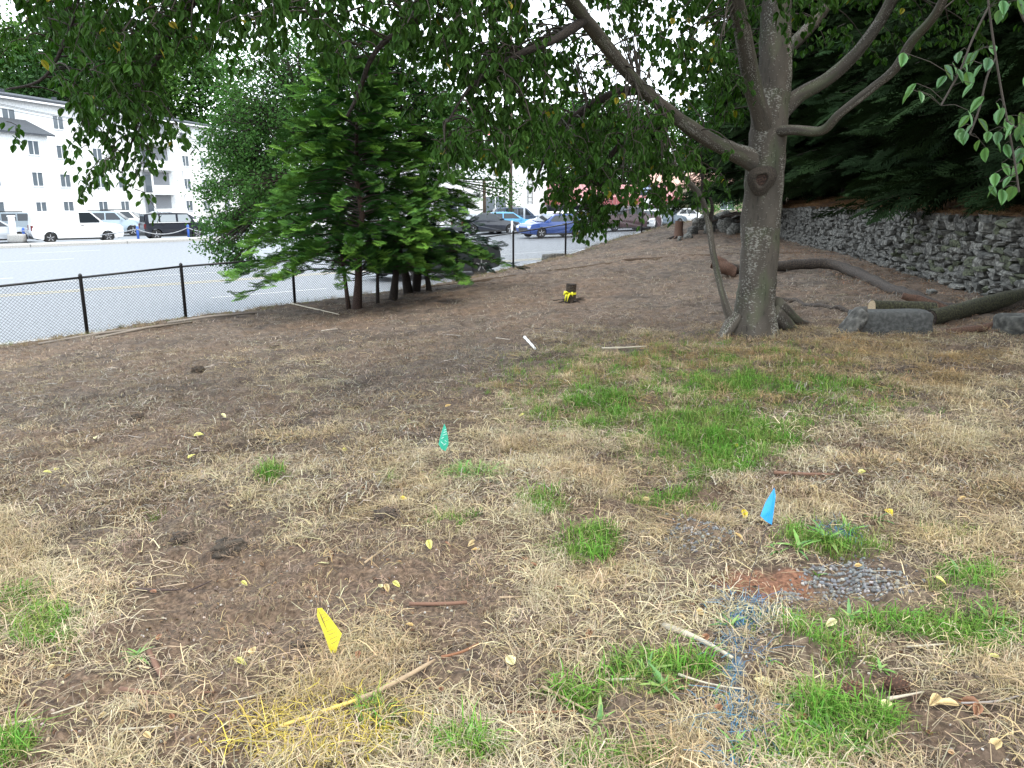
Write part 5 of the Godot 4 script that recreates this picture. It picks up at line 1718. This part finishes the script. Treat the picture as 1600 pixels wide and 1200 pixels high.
func build_grass():
	var lit := [blade_tuft(18, .03, .12, .0009, .055, 0, 1, true, .07), blade_tuft(14, .04, .17, .0011, .07, 0, 2, true, .09), blade_tuft(24, .015, .06, .0009, .05, 0, 3, true, .06)]
	var dry := [blade_tuft(20, .04, .12, .0011, .022, 1.3, 4), blade_tuft(18, .05, .17, .0012, .03, 1.45, 5), blade_tuft(26, .02, .08, .001, .03, 1.4, 6)]
	var grn := [blade_tuft(15, .04, .15, .0018, .028, 1.0, 7), blade_tuft(12, .05, .2, .002, .035, 1.2, 8), blade_tuft(18, .03, .09, .0018, .035, 1.1, 9)]
	var deb := [blade_tuft(11, .015, .07, .0018, .1, 0, 10, true, .04), blade_tuft(8, .02, .13, .0018, .13, 0, 11, true, .04)]
	var X := {}
	var C := {}
	for k in ["l0", "l1", "l2", "d0", "d1", "d2", "g0", "g1", "g2", "b0", "b1"]:
		X[k] = []; C[k] = []
	var put := func(key: String, x: float, d: float, s: float, col: Color):
		var g := ground_fine(x, d)
		X[key].append(Transform3D(Basis(Vector3.UP, rng.randf() * TAU).scaled(Vector3(s, s * rng.randf_range(.7, 1.15), s)), Vector3(x, g - .003, -d)))
		C[key].append(col)
	# straw over the near ground, thinning with the digits of the map
	var tries := 0
	while tries < 120000:
		tries += 1
		var d := 1.55 + 9.5 * pow(rng.randf(), 1.35)
		var x := rng.randf_range(-1, 1) * (d * .72 + .5)
		var px := to_px(Vector3(x, base_h(x, d), -d))
		if px.x < -120 or px.x > 1720 or px.y < 505: continue
		if rng.randf() > clampf(d / 4.2, .42, 1.0): continue
		if bare_spot(px) and rng.randf() < .88: continue
		var s := straw_here(x, d)
		var g := clampf(green_at(px) * (1.0 + .9 * noise.get_noise_2d(x * 230 + 90, d * 230)), 0, 1)
		var warm := .9 if Vector2((px.x - 1200) / 400, (px.y - 575) / 62).length() + .5 * noise.get_noise_2d(x * 200, d * 200) < 1.0 else .2
		var big := 1.0 + .25 * clampf((d - 4.0) / 5.0, 0, 1)
		var pale := Color(.58, .495, .34).lerp(Color(.36, .245, .12), clampf(warm * .9 + noise.get_noise_2d(x * 120, d * 120 + 200) * .7, 0, 1))
		var pn := paint_at(px)
		if pn >= 0 and rng.randf() < .8:
			var pc := paint_color(pn)
			if pn == 2: pale = pale.lerp(pc, .6)
			else: pale = pc
			s = maxf(s, .5)
		if rng.randf() < g * .95:
			var gc := Color(.1, .25, .032).lerp(Color(.26, .25, .09), clampf(rng.randf() * 1.25 - g * .6, 0, 1))
			if pn >= 0 and rng.randf() < .7: gc = paint_color(pn)
			put.call("g%d" % (rng.randi() % 3), x, d, rng.randf_range(.35, .95) * big * (.55 + .45 * g), tint(gc, .25))
		elif rng.randf() < (pow(s, 2.0) * .75 + s * .03 if pn < 0 else .85):
			var standing := clampf((s - .5) * 1.3, .03, .55)
			if rng.randf() < standing: put.call("d%d" % (rng.randi() % 3), x, d, rng.randf_range(.4, .85) * big, tint(pale, .3))
			else: put.call("l%d" % (rng.randi() % 3), x, d, rng.randf_range(.6, 1.15) * big, tint(pale.lerp(Color(.2, .14, .09), rng.randf() * .6), .3))
		elif rng.randf() < .07 and pn < 0:
			put.call("l2", x, d, rng.randf_range(.5, 1.0), tint(Color(.26, .2, .14), .5))
	# woody crumbs and stalks over the bare soil, as far as the crest
	tries = 0
	while tries < 42000:
		tries += 1
		var d := 4.0 + 33.0 * pow(rng.randf(), 1.5)
		var x := rng.randf_range(-1, 1) * (d * .7 + .5)
		if x > 8.4 or (d > 9 and outside_fence(x, d) > .3): continue
		var n := noise.get_noise_2d(x * 70 + 5, d * 70)
		if rng.randf() > .45 + n: continue
		var c := Color(.34, .29, .23) if rng.randf() < .4 else (Color(.1, .07, .05) if rng.randf() < .6 else Color(.2, .14, .09))
		put.call("b%d" % (rng.randi() % 2), x, d, rng.randf_range(.5, 1.1) * (.9 + d * .015), tint(c, .4))
	# rank dead weeds at the fence foot
	for i in 900:
		var k := rng.randi_range(1, fence_line.size() - 2)
		var p := fence_line[k].lerp(fence_line[k + 1], rng.randf())
		var n := (fence_line[k + 1] - fence_line[k]).normalized()
		p += Vector2(n.y, -n.x) * rng.randf_range(-.3, .5)
		put.call("d%d" % (rng.randi() % 3), p.x, p.y, rng.randf_range(.6, 1.3), tint(Color(.3, .24, .15) if rng.randf() < .85 else Color(.14, .2, .05), .35))
	# needles and ferny litter at the foot and on top of the wall
	for i in 2600:
		var wp := wall_point(rng.randf_range(5.0, 26.0))
		var tn: Vector2 = wp[1]
		if i % 3 == 0:
			var p: Vector2 = wp[0] - Vector2(tn.y, -tn.x) * rng.randf_range(.1, 1.6)
			put.call("b%d" % (rng.randi() % 2), p.x, p.y, rng.randf_range(.7, 1.3), tint(Color(.22, .12, .07), .4))
		else:
			var o := rng.randf_range(.1, 1.6)
			var p: Vector2 = wp[0] + Vector2(tn.y, -tn.x) * o
			var key := "l%d" % (rng.randi() % 3)
			X[key].append(Transform3D(Basis(Vector3.UP, rng.randf() * TAU).scaled(Vector3.ONE * 1.6), Vector3(p.x, wall_top(wp[0].y) + .03 + .22 * o, -p.y)))
			C[key].append(tint(Color(.22, .12, .06), .4))
	var labels := {"l": ["straw_litter", "pale broken straw lying over the soil", "straw"], "d": ["dry_grass", "dry tan grass tufts across the yard", "dry grass"], "g": ["green_grass", "short living green grass in scattered patches", "grass"], "b": ["soil_debris", "wood crumbs and stalks strewn over the bare soil", "debris"]}
	var meshes := {"l": lit, "d": dry, "g": grn, "b": deb}
	for kind in ["l", "d", "g", "b"]:
		for v in meshes[kind].size():
			var key: String = kind + str(v)
			var size_word: String = ["short ", "long ", "fine "][v]
			var o := swarm(labels[kind][0], meshes[kind][v], M.straw, X[key], C[key])
			tag(o, size_word + labels[kind][1], labels[kind][2])
			o.set_meta("kind", "stuff")

# ================================================================ flags, leaves, sticks, weeds
func flag(called: String, label: String, pts: Array, wire: Array, d: float, col: Color, ink: Color, marks: Array):
	var t := thing(called, label, "flag")
	var m := StandardMaterial3D.new()
	m.albedo_color = Color(col.r, col.g, col.b).linear_to_srgb()
	m.roughness = .35
	m.cull_mode = BaseMaterial3D.CULL_DISABLED
	m.backlight_enabled = true; m.backlight = Color(.5, .5, .5)
	var wp := []
	for w in wire: wp.append(at(w[0], w[1], d + w[2]))
	var g := gp(wire[wire.size() - 1][0], wire[wire.size() - 1][1])
	wp[wp.size() - 1] = g + Vector3(0, -.05, 0)
	var ws := st_new()
	tube(ws, wp, _same(.0017, wp.size()), 6)
	piece("wire", done(ws), mat(.1, .08, .07, .6, .3), t)
	var st := st_new()
	var P := []
	for p in pts: P.append(at(p[0], p[1], d + p[2]))
	var c := Vector3.ZERO
	for p in P: c += p / P.size()
	c += Vector3(0, 0, .012)
	for i in P.size():
		var a: Vector3 = P[i]; var b: Vector3 = P[(i + 1) % P.size()]
		var mid := a.lerp(b, .5)
		var ca := a.lerp(c, .5) + Vector3(0, 0, .004 * (1 if i % 2 else -1)); var cb := b.lerp(c, .5) + Vector3(0, 0, .004 * (-1 if i % 2 else 1))
		tri(st, a, mid, ca); tri(st, mid, cb, ca); tri(st, mid, b, cb); tri(st, ca, cb, c)
	var sheet := piece("sheet", done(st), m, t)
	if marks.size() > 0:
		var mk := st_new(false)
		for q in marks:
			var a := at(q[0], q[1], d - .025); var b := at(q[2], q[3], d - .025)
			tube(mk, [a, b], [.0011, .0011], 4)
		var im := mat(ink.r, ink.g, ink.b, .6)
		piece("print", done(mk), im, sheet)
func stick(label: String, a: Vector2, b: Vector2, rpx: float, col: Color, bow := .0, group := "sticks and bark strips on the ground", called := "stick"):
	var p := gp(a.x, a.y); var q := gp(b.x, b.y)
	var r := rpx * .85 * -p.z / FOCAL
	if called == "stick": trodden.append([a, b, rpx + 8.0])
	var n := 6
	var pts := []
	var rr := []
	var side := (q - p).cross(Vector3.UP).normalized()
	for k in n + 1:
		var s := float(k) / n
		var w := p.lerp(q, s) + side * bow * sin(s * PI) * p.distance_to(q)
		w.y = lerpf(maxf(p.y, ground_fine(p.x, -p.z)), maxf(q.y, ground_fine(q.x, -q.z)), s) + r * .8 + .012
		pts.append(w)
		rr.append(r * (1.0 - .35 * s) * rng.randf_range(.85, 1.1))
	var st := st_new()
	tube(st, pts, rr, 7, false, .5)
	var m := mat(col.r, col.g, col.b, .9)
	tag(piece(called, done(st), m), label, "stick", group)
func build_small_things():
	var d1 := -gp(528, 1032).z
	flag("marker_flag", "yellow plastic marker flag with faint print drooping over the straw", [[496, 950, 0], [503, 950, -.01], [518, 968, -.02], [534, 990, -.015], [528, 1008, -.02], [525, 1020, -.005], [517, 1021, 0], [508, 996, .01], [495, 962, .01]], [[497, 948, .012], [512, 990, .012], [528, 1034, 0]], d1, Color(.85, .72, .02), Color(.25, .2, .03),
		[[500, 962, 509, 958], [502, 967, 512, 962], [504, 972, 514, 968], [511, 987, 521, 983], [513, 992, 524, 988], [516, 999, 527, 994], [518, 1006, 527, 1001]])
	var d2 := -gp(712, 738).z
	flag("marker_flag", "green plastic marker flag with white print on a bent wire", [[694, 662, 0], [697, 668, -.01], [700, 682, -.015], [701, 694, -.01], [696, 705, -.015], [690, 702, -.01], [685, 694, 0], [689, 678, .01]], [[694, 661, .012], [699, 690, .012], [706, 715, .006], [712, 739, 0]], d2, Color(.0, .36, .22), Color(.8, .82, .8),
		[[694, 672, 697, 671], [693, 676, 698, 674], [692, 680, 698, 678], [690, 685, 694, 683], [689, 690, 693, 694], [693, 696, 697, 693], [695, 688, 698, 690]])
	var d3 := -gp(1168, 940).z
	flag("marker_flag", "plain sky blue triangular marker flag folded on its wire", [[1210, 762, 0], [1212, 775, -.01], [1209, 800, -.012], [1206, 820, -.006], [1196, 814, -.02], [1188, 806, -.01], [1196, 785, .006]], [[1210, 761, .012], [1203, 810, .012], [1184, 865, .006], [1172, 905, .003], [1168, 941, 0]], d3, Color(.0, .3, .72), Color(0, 0, 0), [])
	# fallen leaves
	var lf := leaf_mesh(1.0, .62, .35, .3)
	var yel := [[377, 1046, 22, 0], [797, 1048, 26, 1], [507, 890, 22, 1], [1193, 1082, 30, 1], [1384, 1116, 26, 1], [1472, 921, 24, 0], [1163, 812, 16, 4], [1194, 822, 18, 5], [1205, 824, 14, 5], [1388, 810, 18, 4], [1345, 748, 15, 0], [1297, 988, 20, 1], [671, 863, 16, 0], [738, 862, 16, 5], [745, 868, 15, 2], [620, 926, 14, 0], [595, 925, 12, 1], [605, 930, 14, 5], [383, 922, 12, 0], [630, 787, 12, 4], [540, 710, 12, 0], [1275, 600, 8, 4], [815, 655, 10, 0], [232, 1165, 16, 5], [395, 1145, 18, 5], [75, 745, 12, 0], [90, 740, 12, 0], [300, 720, 14, 0], [310, 685, 14, 0], [1060, 625, 8, 1], [1150, 805, 12, 5], [1155, 850, 18, 2], [1340, 895, 12, 2], [1500, 790, 16, 2], [1150, 705, 9, 4], [360, 800, 12, 5], [150, 690, 10, 1], [350, 655, 10, 1], [590, 750, 10, 0], [700, 640, 10, 2], [1405, 730, 12, 2], [1550, 1040, 18, 0], [1120, 1125, 20, 3], [1480, 1115, 34, 5], [1510, 1110, 34, 3], [1525, 1125, 26, 3], [1460, 1110, 28, 5], [1550, 1185, 30, 5], [250, 1010, 16, 3], [240, 935, 14, 3], [395, 1030, 22, 5], [820, 885, 16, 3], [835, 895, 14, 3], [690, 1095, 14, 3], [1290, 1050, 16, 3], [1325, 1020, 16, 3], [920, 1005, 18, 3], [1065, 975, 16, 5], [1095, 970, 20, 5], [1250, 1140, 22, 3], [1100, 1010, 18, 3], [700, 860, 12, 3], [880, 690, 9, 3], [1010, 790, 12, 5], [1270, 770, 14, 5], [1420, 760, 14, 3], [270, 1135, 14, 3], [160, 1135, 20, 5], [80, 1060, 18, 5], [870, 930, 16, 3], [1590, 940, 16, 5], [560, 1040, 14, 3], [640, 990, 14, 2]]
	var pal := [Color(.62, .58, .16), Color(.68, .62, .32), Color(.5, .33, .12), Color(.24, .11, .055), Color(.75, .56, .03), Color(.52, .38, .18)]
	var names := ["fresh yellow green fallen leaf lying on the ground", "pale cream yellow fallen leaf lying on the ground", "tan curled fallen leaf on the straw", "orange brown dead leaf curled on the soil", "bright yellow fallen leaf in the grass", "buff dried leaf lying on the straw"]
	var leaf_mats := []
	for c in pal:
		var m := mat(c.r, c.g, c.b, .6)
		m.backlight_enabled = true; m.backlight = Color(.15, .15, .1)
		leaf_mats.append(m)
	for e in yel:
		var g := gp(e[0], e[1])
		var s: float = e[2] * -g.z / FOCAL * 1.15
		var nrm := Vector3(rng.randf_range(-.4, .4), 1, rng.randf_range(-.1, .6)).normalized()
		var dir := Vector3(rng.randfn(), 0, rng.randfn() * .5).normalized()
		dir = (dir - nrm * dir.dot(nrm)).normalized()
		tag(piece("fallen_leaf", lf, leaf_mats[e[3]], self, g + Vector3(0, .032, 0) - dir * s * .5, Basis(dir.cross(nrm) * s, dir * s, nrm * s)), names[e[3]], "leaf", "fallen leaves, " + ["yellow green", "cream", "tan", "orange brown", "bright yellow", "buff"][e[3]])
	# sticks and strips of bark
	var rb := Color(.16, .085, .055); var ta := Color(.34, .25, .16); var wh := Color(.42, .37, .28); var dk := Color(.06, .04, .035)
	var S := [["long flat red brown bark strip bowed on the soil", 190, 1090, 336, 1093, 4.5, rb, .05], ["short thick brown bark strip beside the small green rosette", 232, 1024, 256, 1072, 6, rb, 0], ["pale dry stem curving across the straw tuft", 0, 1146, 138, 1104, 4, wh, .06], ["short white peeled stick on bare soil", 190, 1157, 256, 1146, 2.6, wh, 0],
		["straight thin brown stick on bare soil", 570, 886, 620, 848, 2.6, ta, 0], ["red brown stick lying level on the soil above the straw", 640, 954, 730, 951, 4.5, rb, .03], ["short tan stick end near the gravelly soil", 780, 948, 816, 941, 3, ta, 0], ["bright rust coloured bark strip", 690, 1046, 748, 1017, 4.5, Color(.2, .09, .045), .08],
		["broad flat tan stick crossing the straw heap", 564, 1104, 680, 1055, 6, ta, .02], ["yellow sprayed flat stick below the yellow flag", 438, 1152, 560, 1106, 5, Color(.6, .45, .13), 0], ["thick pale split stick pointing at the blue paint line", 1036, 988, 1142, 1052, 6, wh, -.05], ["thin pale bent stem under the split stick", 1060, 1062, 1162, 1097, 2.5, wh, .06],
		["short pale broken stem among the broad weeds", 938, 1075, 992, 1073, 3.4, wh, 0], ["brown stick half under the weeds", 846, 1090, 916, 1124, 4, ta, 0], ["red brown twig lying behind the blue flag", 1208, 753, 1304, 747, 3, rb, .03], ["clean white stick lying beside the pine cones", 1384, 1112, 1442, 1090, 4, wh, 0],
		["dark forked twig on bare soil", 214, 927, 284, 933, 3, dk, .03], ["short dark twig meeting the forked twig", 296, 934, 332, 915, 2.5, dk, 0], ["white stake slanting out of the dark soil", 820, 531, 836, 551, 3, Color(.75, .73, .7), 0], ["rust brown stick at the edge of the weeds", 790, 1128, 900, 1120, 4, Color(.22, .11, .06), .02],
		["long thin pale stalk lying on the soil by the fence", 455, 477, 530, 494, 1.2, wh, 0], ["white dry stalk on the grassy edge", 940, 550, 1010, 547, 2, wh, .04], ["thin pale twig crossing the bare foreground soil", 340, 1108, 430, 1088, 2, wh, .05], ["grey twig among dead leaves beside the path", 1500, 1113, 1600, 1090, 2.6, Color(.25, .22, .2), .06], ["thin white stem lying in the weeds", 1415, 1020, 1480, 1024, 2.6, wh, .02]]
	for s in S: stick(s[0], Vector2(s[1], s[2]), Vector2(s[3], s[4]), s[5], s[6], s[7])
	for i in 60:
		var a := Vector2(rng.randf_range(20, 1000), rng.randf_range(500, 690))
		var an := rng.randf_range(-.5, .5)
		var l := rng.randf_range(10, 34)
		stick("thin weathered twig lying on the bare brown soil", a, a + Vector2(cos(an) * l, sin(an) * l * .5), rng.randf_range(.5, 1.1), [Color(.42, .37, .3), ta, dk, Color(.3, .26, .22)][i % 4], rng.randf_range(-.1, .1), "twigs scattered on the bare soil", "twig")
	# clods with root hair
	for q in [[360, 862, 30], [288, 848, 20], [606, 812, 24], [215, 655, 11], [430, 545, 8], [470, 1010, 16], [310, 580, 11], [560, 640, 12], [1040, 1000, 12]]:
		var g := gp(q[0], q[1])
		var r: float = q[2] * -g.z / FOCAL
		var t := thing("dirt_clod", "dark rounded clod of earth matted with root hair", "clod", Vector3.ZERO, 0.0, "earth clods on the soil")
		piece("earth", stone_mesh(q[0], 9, .28, 2.2), M.earth, t, g + Vector3(0, r * .1, 0), Basis.from_scale(Vector3(r * 1.9, r * 1.15, r * 1.5)))
		var hr := st_new(false)
		for k in 190:
			var v := Vector3(rng.randfn(), absf(rng.randfn()) * .8, rng.randfn()).normalized()
			var p := g + v * Vector3(r * .93, r * .6, r * .75) + Vector3(0, r * .14, 0)
			var e := Vector3(rng.randfn(), rng.randf_range(-.6, .3), rng.randfn()).normalized() * r * rng.randf_range(.2, .7)
			tube(hr, [p, p + e * .5 + v * r * .06, p + e], [.0012, .001, .0007], 3, false, 0.0, false)
		piece("root_hair", done(hr), mat(.17, .12, .085, .95), t)
	# low broad weeds
	var wl := [weed_leaf(1.0, .15, 1), weed_leaf(1.0, .22, 2), weed_leaf(1.0, .11, 3), weed_leaf(1.0, .17, 5, .75), weed_leaf(1.0, .2, 8, .6)]
	var wm := []
	for c in [Color(.11, .25, .045), Color(.15, .3, .06), Color(.08, .19, .05), Color(.2, .3, .08)]:
		var m := mat(c.r, c.g, c.b, .5)
		m.backlight_enabled = true; m.backlight = Color(.25, .35, .1); m.cull_mode = BaseMaterial3D.CULL_DISABLED
		wm.append(m)
	var W := [[1010, 1062, 62, 13, "large broad leaved weed with upright leaves beside the split stick"], [1035, 1080, 54, 9, ""], [975, 1040, 40, 8, ""], [920, 1060, 46, 7, ""], [880, 1092, 46, 10, ""], [935, 1135, 56, 7, ""], [1030, 1000, 36, 7, ""], [215, 1030, 34, 9, "small isolated bright green rosette on bare soil"], [1290, 850, 50, 12, ""], [1245, 860, 46, 8, ""], [1325, 838, 40, 9, ""], [1370, 815, 30, 8, ""], [1500, 905, 44, 12, ""], [1545, 975, 44, 9, ""], [1560, 1000, 40, 8, ""], [1420, 960, 36, 8, ""], [1330, 965, 34, 7, ""], [1290, 1150, 56, 12, ""], [1250, 1180, 60, 10, ""], [1320, 1180, 50, 9, ""], [1230, 1110, 46, 8, ""], [1150, 1170, 46, 8, ""], [1140, 985, 34, 6, ""], [1120, 1090, 30, 5, ""], [1375, 1050, 30, 6, ""], [1480, 1020, 30, 6, ""], [730, 1165, 44, 8, ""], [700, 1180, 40, 6, ""], [15, 1170, 46, 9, ""], [60, 1010, 26, 6, ""], [110, 1030, 26, 6, ""], [1205, 1040, 28, 5, ""], [640, 660, 10, 5, ""], [425, 748, 22, 9, ""], [350, 484, 14, 6, "leafy green weed growing at the foot of the fence"], [1060, 1180, 44, 8, ""], [830, 858, 18, 5, ""], [1270, 905, 30, 5, ""], [1215, 870, 40, 4, ""]]
	for q in W:
		var g := gp(q[0], q[1])
		var s: float = q[2] * .85 * -g.z / FOCAL
		var lab: String = q[4] if q[4] != "" else "low green broad leaved weed growing through the straw"
		var t := thing("weed_plant", lab, "weed", g, rng.randf() * TAU, "broad leaved weeds in the yard" if q[4] == "" else "")
		for k in int(q[3] * 2.0):
			var az: float = TAU * k / q[3] * .62 + rng.randf_range(-.4, .4)
			var lift := rng.randf_range(.35, 1.25)
			var dir := Vector3(cos(az) * cos(lift), sin(lift), sin(az) * cos(lift))
			var sd := dir.cross(Vector3.UP).normalized()
			var ls := s * rng.randf_range(.4, 1.15)
			piece("leaf", wl[rng.randi() % 5], wm[rng.randi() % 4], t, Vector3(rng.randf_range(-.01, .01), 0, rng.randf_range(-.01, .01)), Basis(sd * ls, dir * ls, sd.cross(dir) * ls))
	# gravel spill
	var gm := stone_mesh(7, 2, .25, 2.6)
	var xf := []; var cc := []
	for i in 1500:
		var c: Array = [[1330, 905, 55, 28], [1360, 915, 60, 25], [1235, 935, 20, 10], [1085, 835, 60, 24], [1290, 915, 40, 25]][[0, 0, 1, 1, 2, 3, 3, 4][rng.randi() % 8]]
		var g := gp(c[0] + rng.randfn() * c[2] * .55, c[1] + rng.randfn() * c[3] * .55)
		var s := rng.randf_range(.006, .021) * (.6 if i % 3 else 1.0)
		xf.append(Transform3D(rand_basis(1.0) * Basis.from_scale(Vector3(s, s * .7, s * .85)), g + Vector3(0, ground_fine(g.x, -g.z) - g.y + s * .2, 0)))
		cc.append(tint(Color(.15, .15, .15) if rng.randf() < .8 else Color(.26, .25, .23), .35))
	var gmat := mat(1, 1, 1, .9); gmat.vertex_color_use_as_albedo = true
	var gv := swarm("gravel", gm, gmat, xf, cc)
	tag(gv, "small grey crushed gravel spilled beside the reddish clay patch", "gravel"); gv.set_meta("kind", "stuff")
	# pebbles and chips over the near soil
	xf = []; cc = []
	for i in 11000:
		var d := 1.6 + 7.0 * pow(rng.randf(), 1.3)
		var x := rng.randf_range(-1, 1) * (d * .7 + .3)
		var s := rng.randf_range(.003, .012)
		xf.append(Transform3D(rand_basis(1.0) * Basis.from_scale(Vector3(s, s * .6, s * .9)), Vector3(x, ground_fine(x, d) + s * .15, -d)))
		cc.append(tint(Color(.1, .075, .055) if rng.randf() < .7 else Color(.32, .28, .24), .4))
	var pb := swarm("pebbles", gm, gmat, xf, cc)
	tag(pb, "tiny soil crumbs and pebbles over the near ground", "pebbles"); pb.set_meta("kind", "stuff")
	# crumbled leaf litter
	xf = []; cc = []
	for i in 4200:
		var d := 1.6 + 7.5 * pow(rng.randf(), 1.25)
		var x := rng.randf_range(-1, 1) * (d * .7 + .3)
		var s := rng.randf_range(.008, .028)
		var nrm := Vector3(rng.randfn() * .4, 1, rng.randfn() * .4).normalized()
		var dir := nrm.cross(Vector3(rng.randfn(), 0, rng.randfn())).normalized()
		xf.append(Transform3D(Basis(dir.cross(nrm) * s, dir * s, nrm * s), Vector3(x, ground_fine(x, d) + .006, -d)))
		cc.append(tint([Color(.16, .09, .05), Color(.3, .2, .11), Color(.09, .055, .035), Color(.4, .32, .2)][rng.randi() % 4], .35))
	var ll := swarm("leaf_litter", lf, M.straw, xf, cc)
	tag(ll, "crumbled brown leaf fragments over the near soil", "leaf litter"); ll.set_meta("kind", "stuff")
	# buried clay lid with its key hole
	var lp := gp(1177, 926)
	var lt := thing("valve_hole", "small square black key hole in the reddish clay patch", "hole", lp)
	piece("rim", box_mesh(Vector3(.022, .012, .018)), mat(.03, .025, .022, .9), lt, Vector3(0, .012, 0))
	piece("painted_dark_plate", box_mesh(Vector3(.016, .003, .012)), mat(.004, .004, .004, 1.0), lt, Vector3(0, .0195, 0))  # solid black plate, the darkness inside the hole is painted on
	# pine cones
	for q in [[1330, 1096, .5, "closed dark pine cone lying beside a curled buff leaf"], [1397, 1088, -.3, "dark pine cone touching the clean white stick"]]:
		var g := gp(q[0], q[1])
		var t := thing("pine_cone", q[3], "pine cone")
		var core := stone_mesh(3, 4, .05, 2.0)
		piece("core", core, mat(.05, .025, .015, .9), t, g + Vector3(0, .028, 0), Basis(Vector3.UP, q[2]) * Basis.from_scale(Vector3(.075, .045, .045)))
		var scm := st_new(false)
		var sb := Basis(Vector3.UP, q[2])
		for k in 84:
			var u := (k + .5) / 84.0
			var ang := k * 2.39996
			var rad := sin(u * PI) * .024 + .004
			var axp := (u - .5) * .08
			var c := g + Vector3(0, .028, 0) + sb * Vector3(axp, cos(ang) * rad, sin(ang) * rad)
			var o := sb * Vector3(.35, cos(ang), sin(ang)).normalized()
			var sd := o.cross(sb * Vector3.RIGHT).normalized()
			tri(scm, c - sd * .005, c + o * .011, c + sd * .005)
			tri(scm, c + o * .011 - sd * .003, c + o * .011 + sd * .003, c + o * .004 + sb * Vector3(-.004, 0, 0))
		piece("scales", done(scm), mat(.15, .07, .04, .85), t)
func weed_leaf(len_: float, wid: float, seed_: int, curl := .35) -> ArrayMesh:
	var st := st_new()
	var n := 7
	for i in n:
		var row := []
		for u in [float(i) / n, float(i + 1) / n]:
			var w: float = wid * .5 * pow(sin(PI * pow(u, .75)), .8) * (1.0 + .14 * sin(u * 22.0 + seed_)) + .008 * (1.0 - u)
			var z: float = -curl * u * u
			row.append([Vector3(-w, u * len_, z + w * .45), Vector3(0, u * len_, z), Vector3(w, u * len_, z + w * .45)])
		quad(st, row[0][0], row[1][0], row[1][1], row[0][1])
		quad(st, row[0][1], row[1][1], row[1][2], row[0][2])
	return done(st)
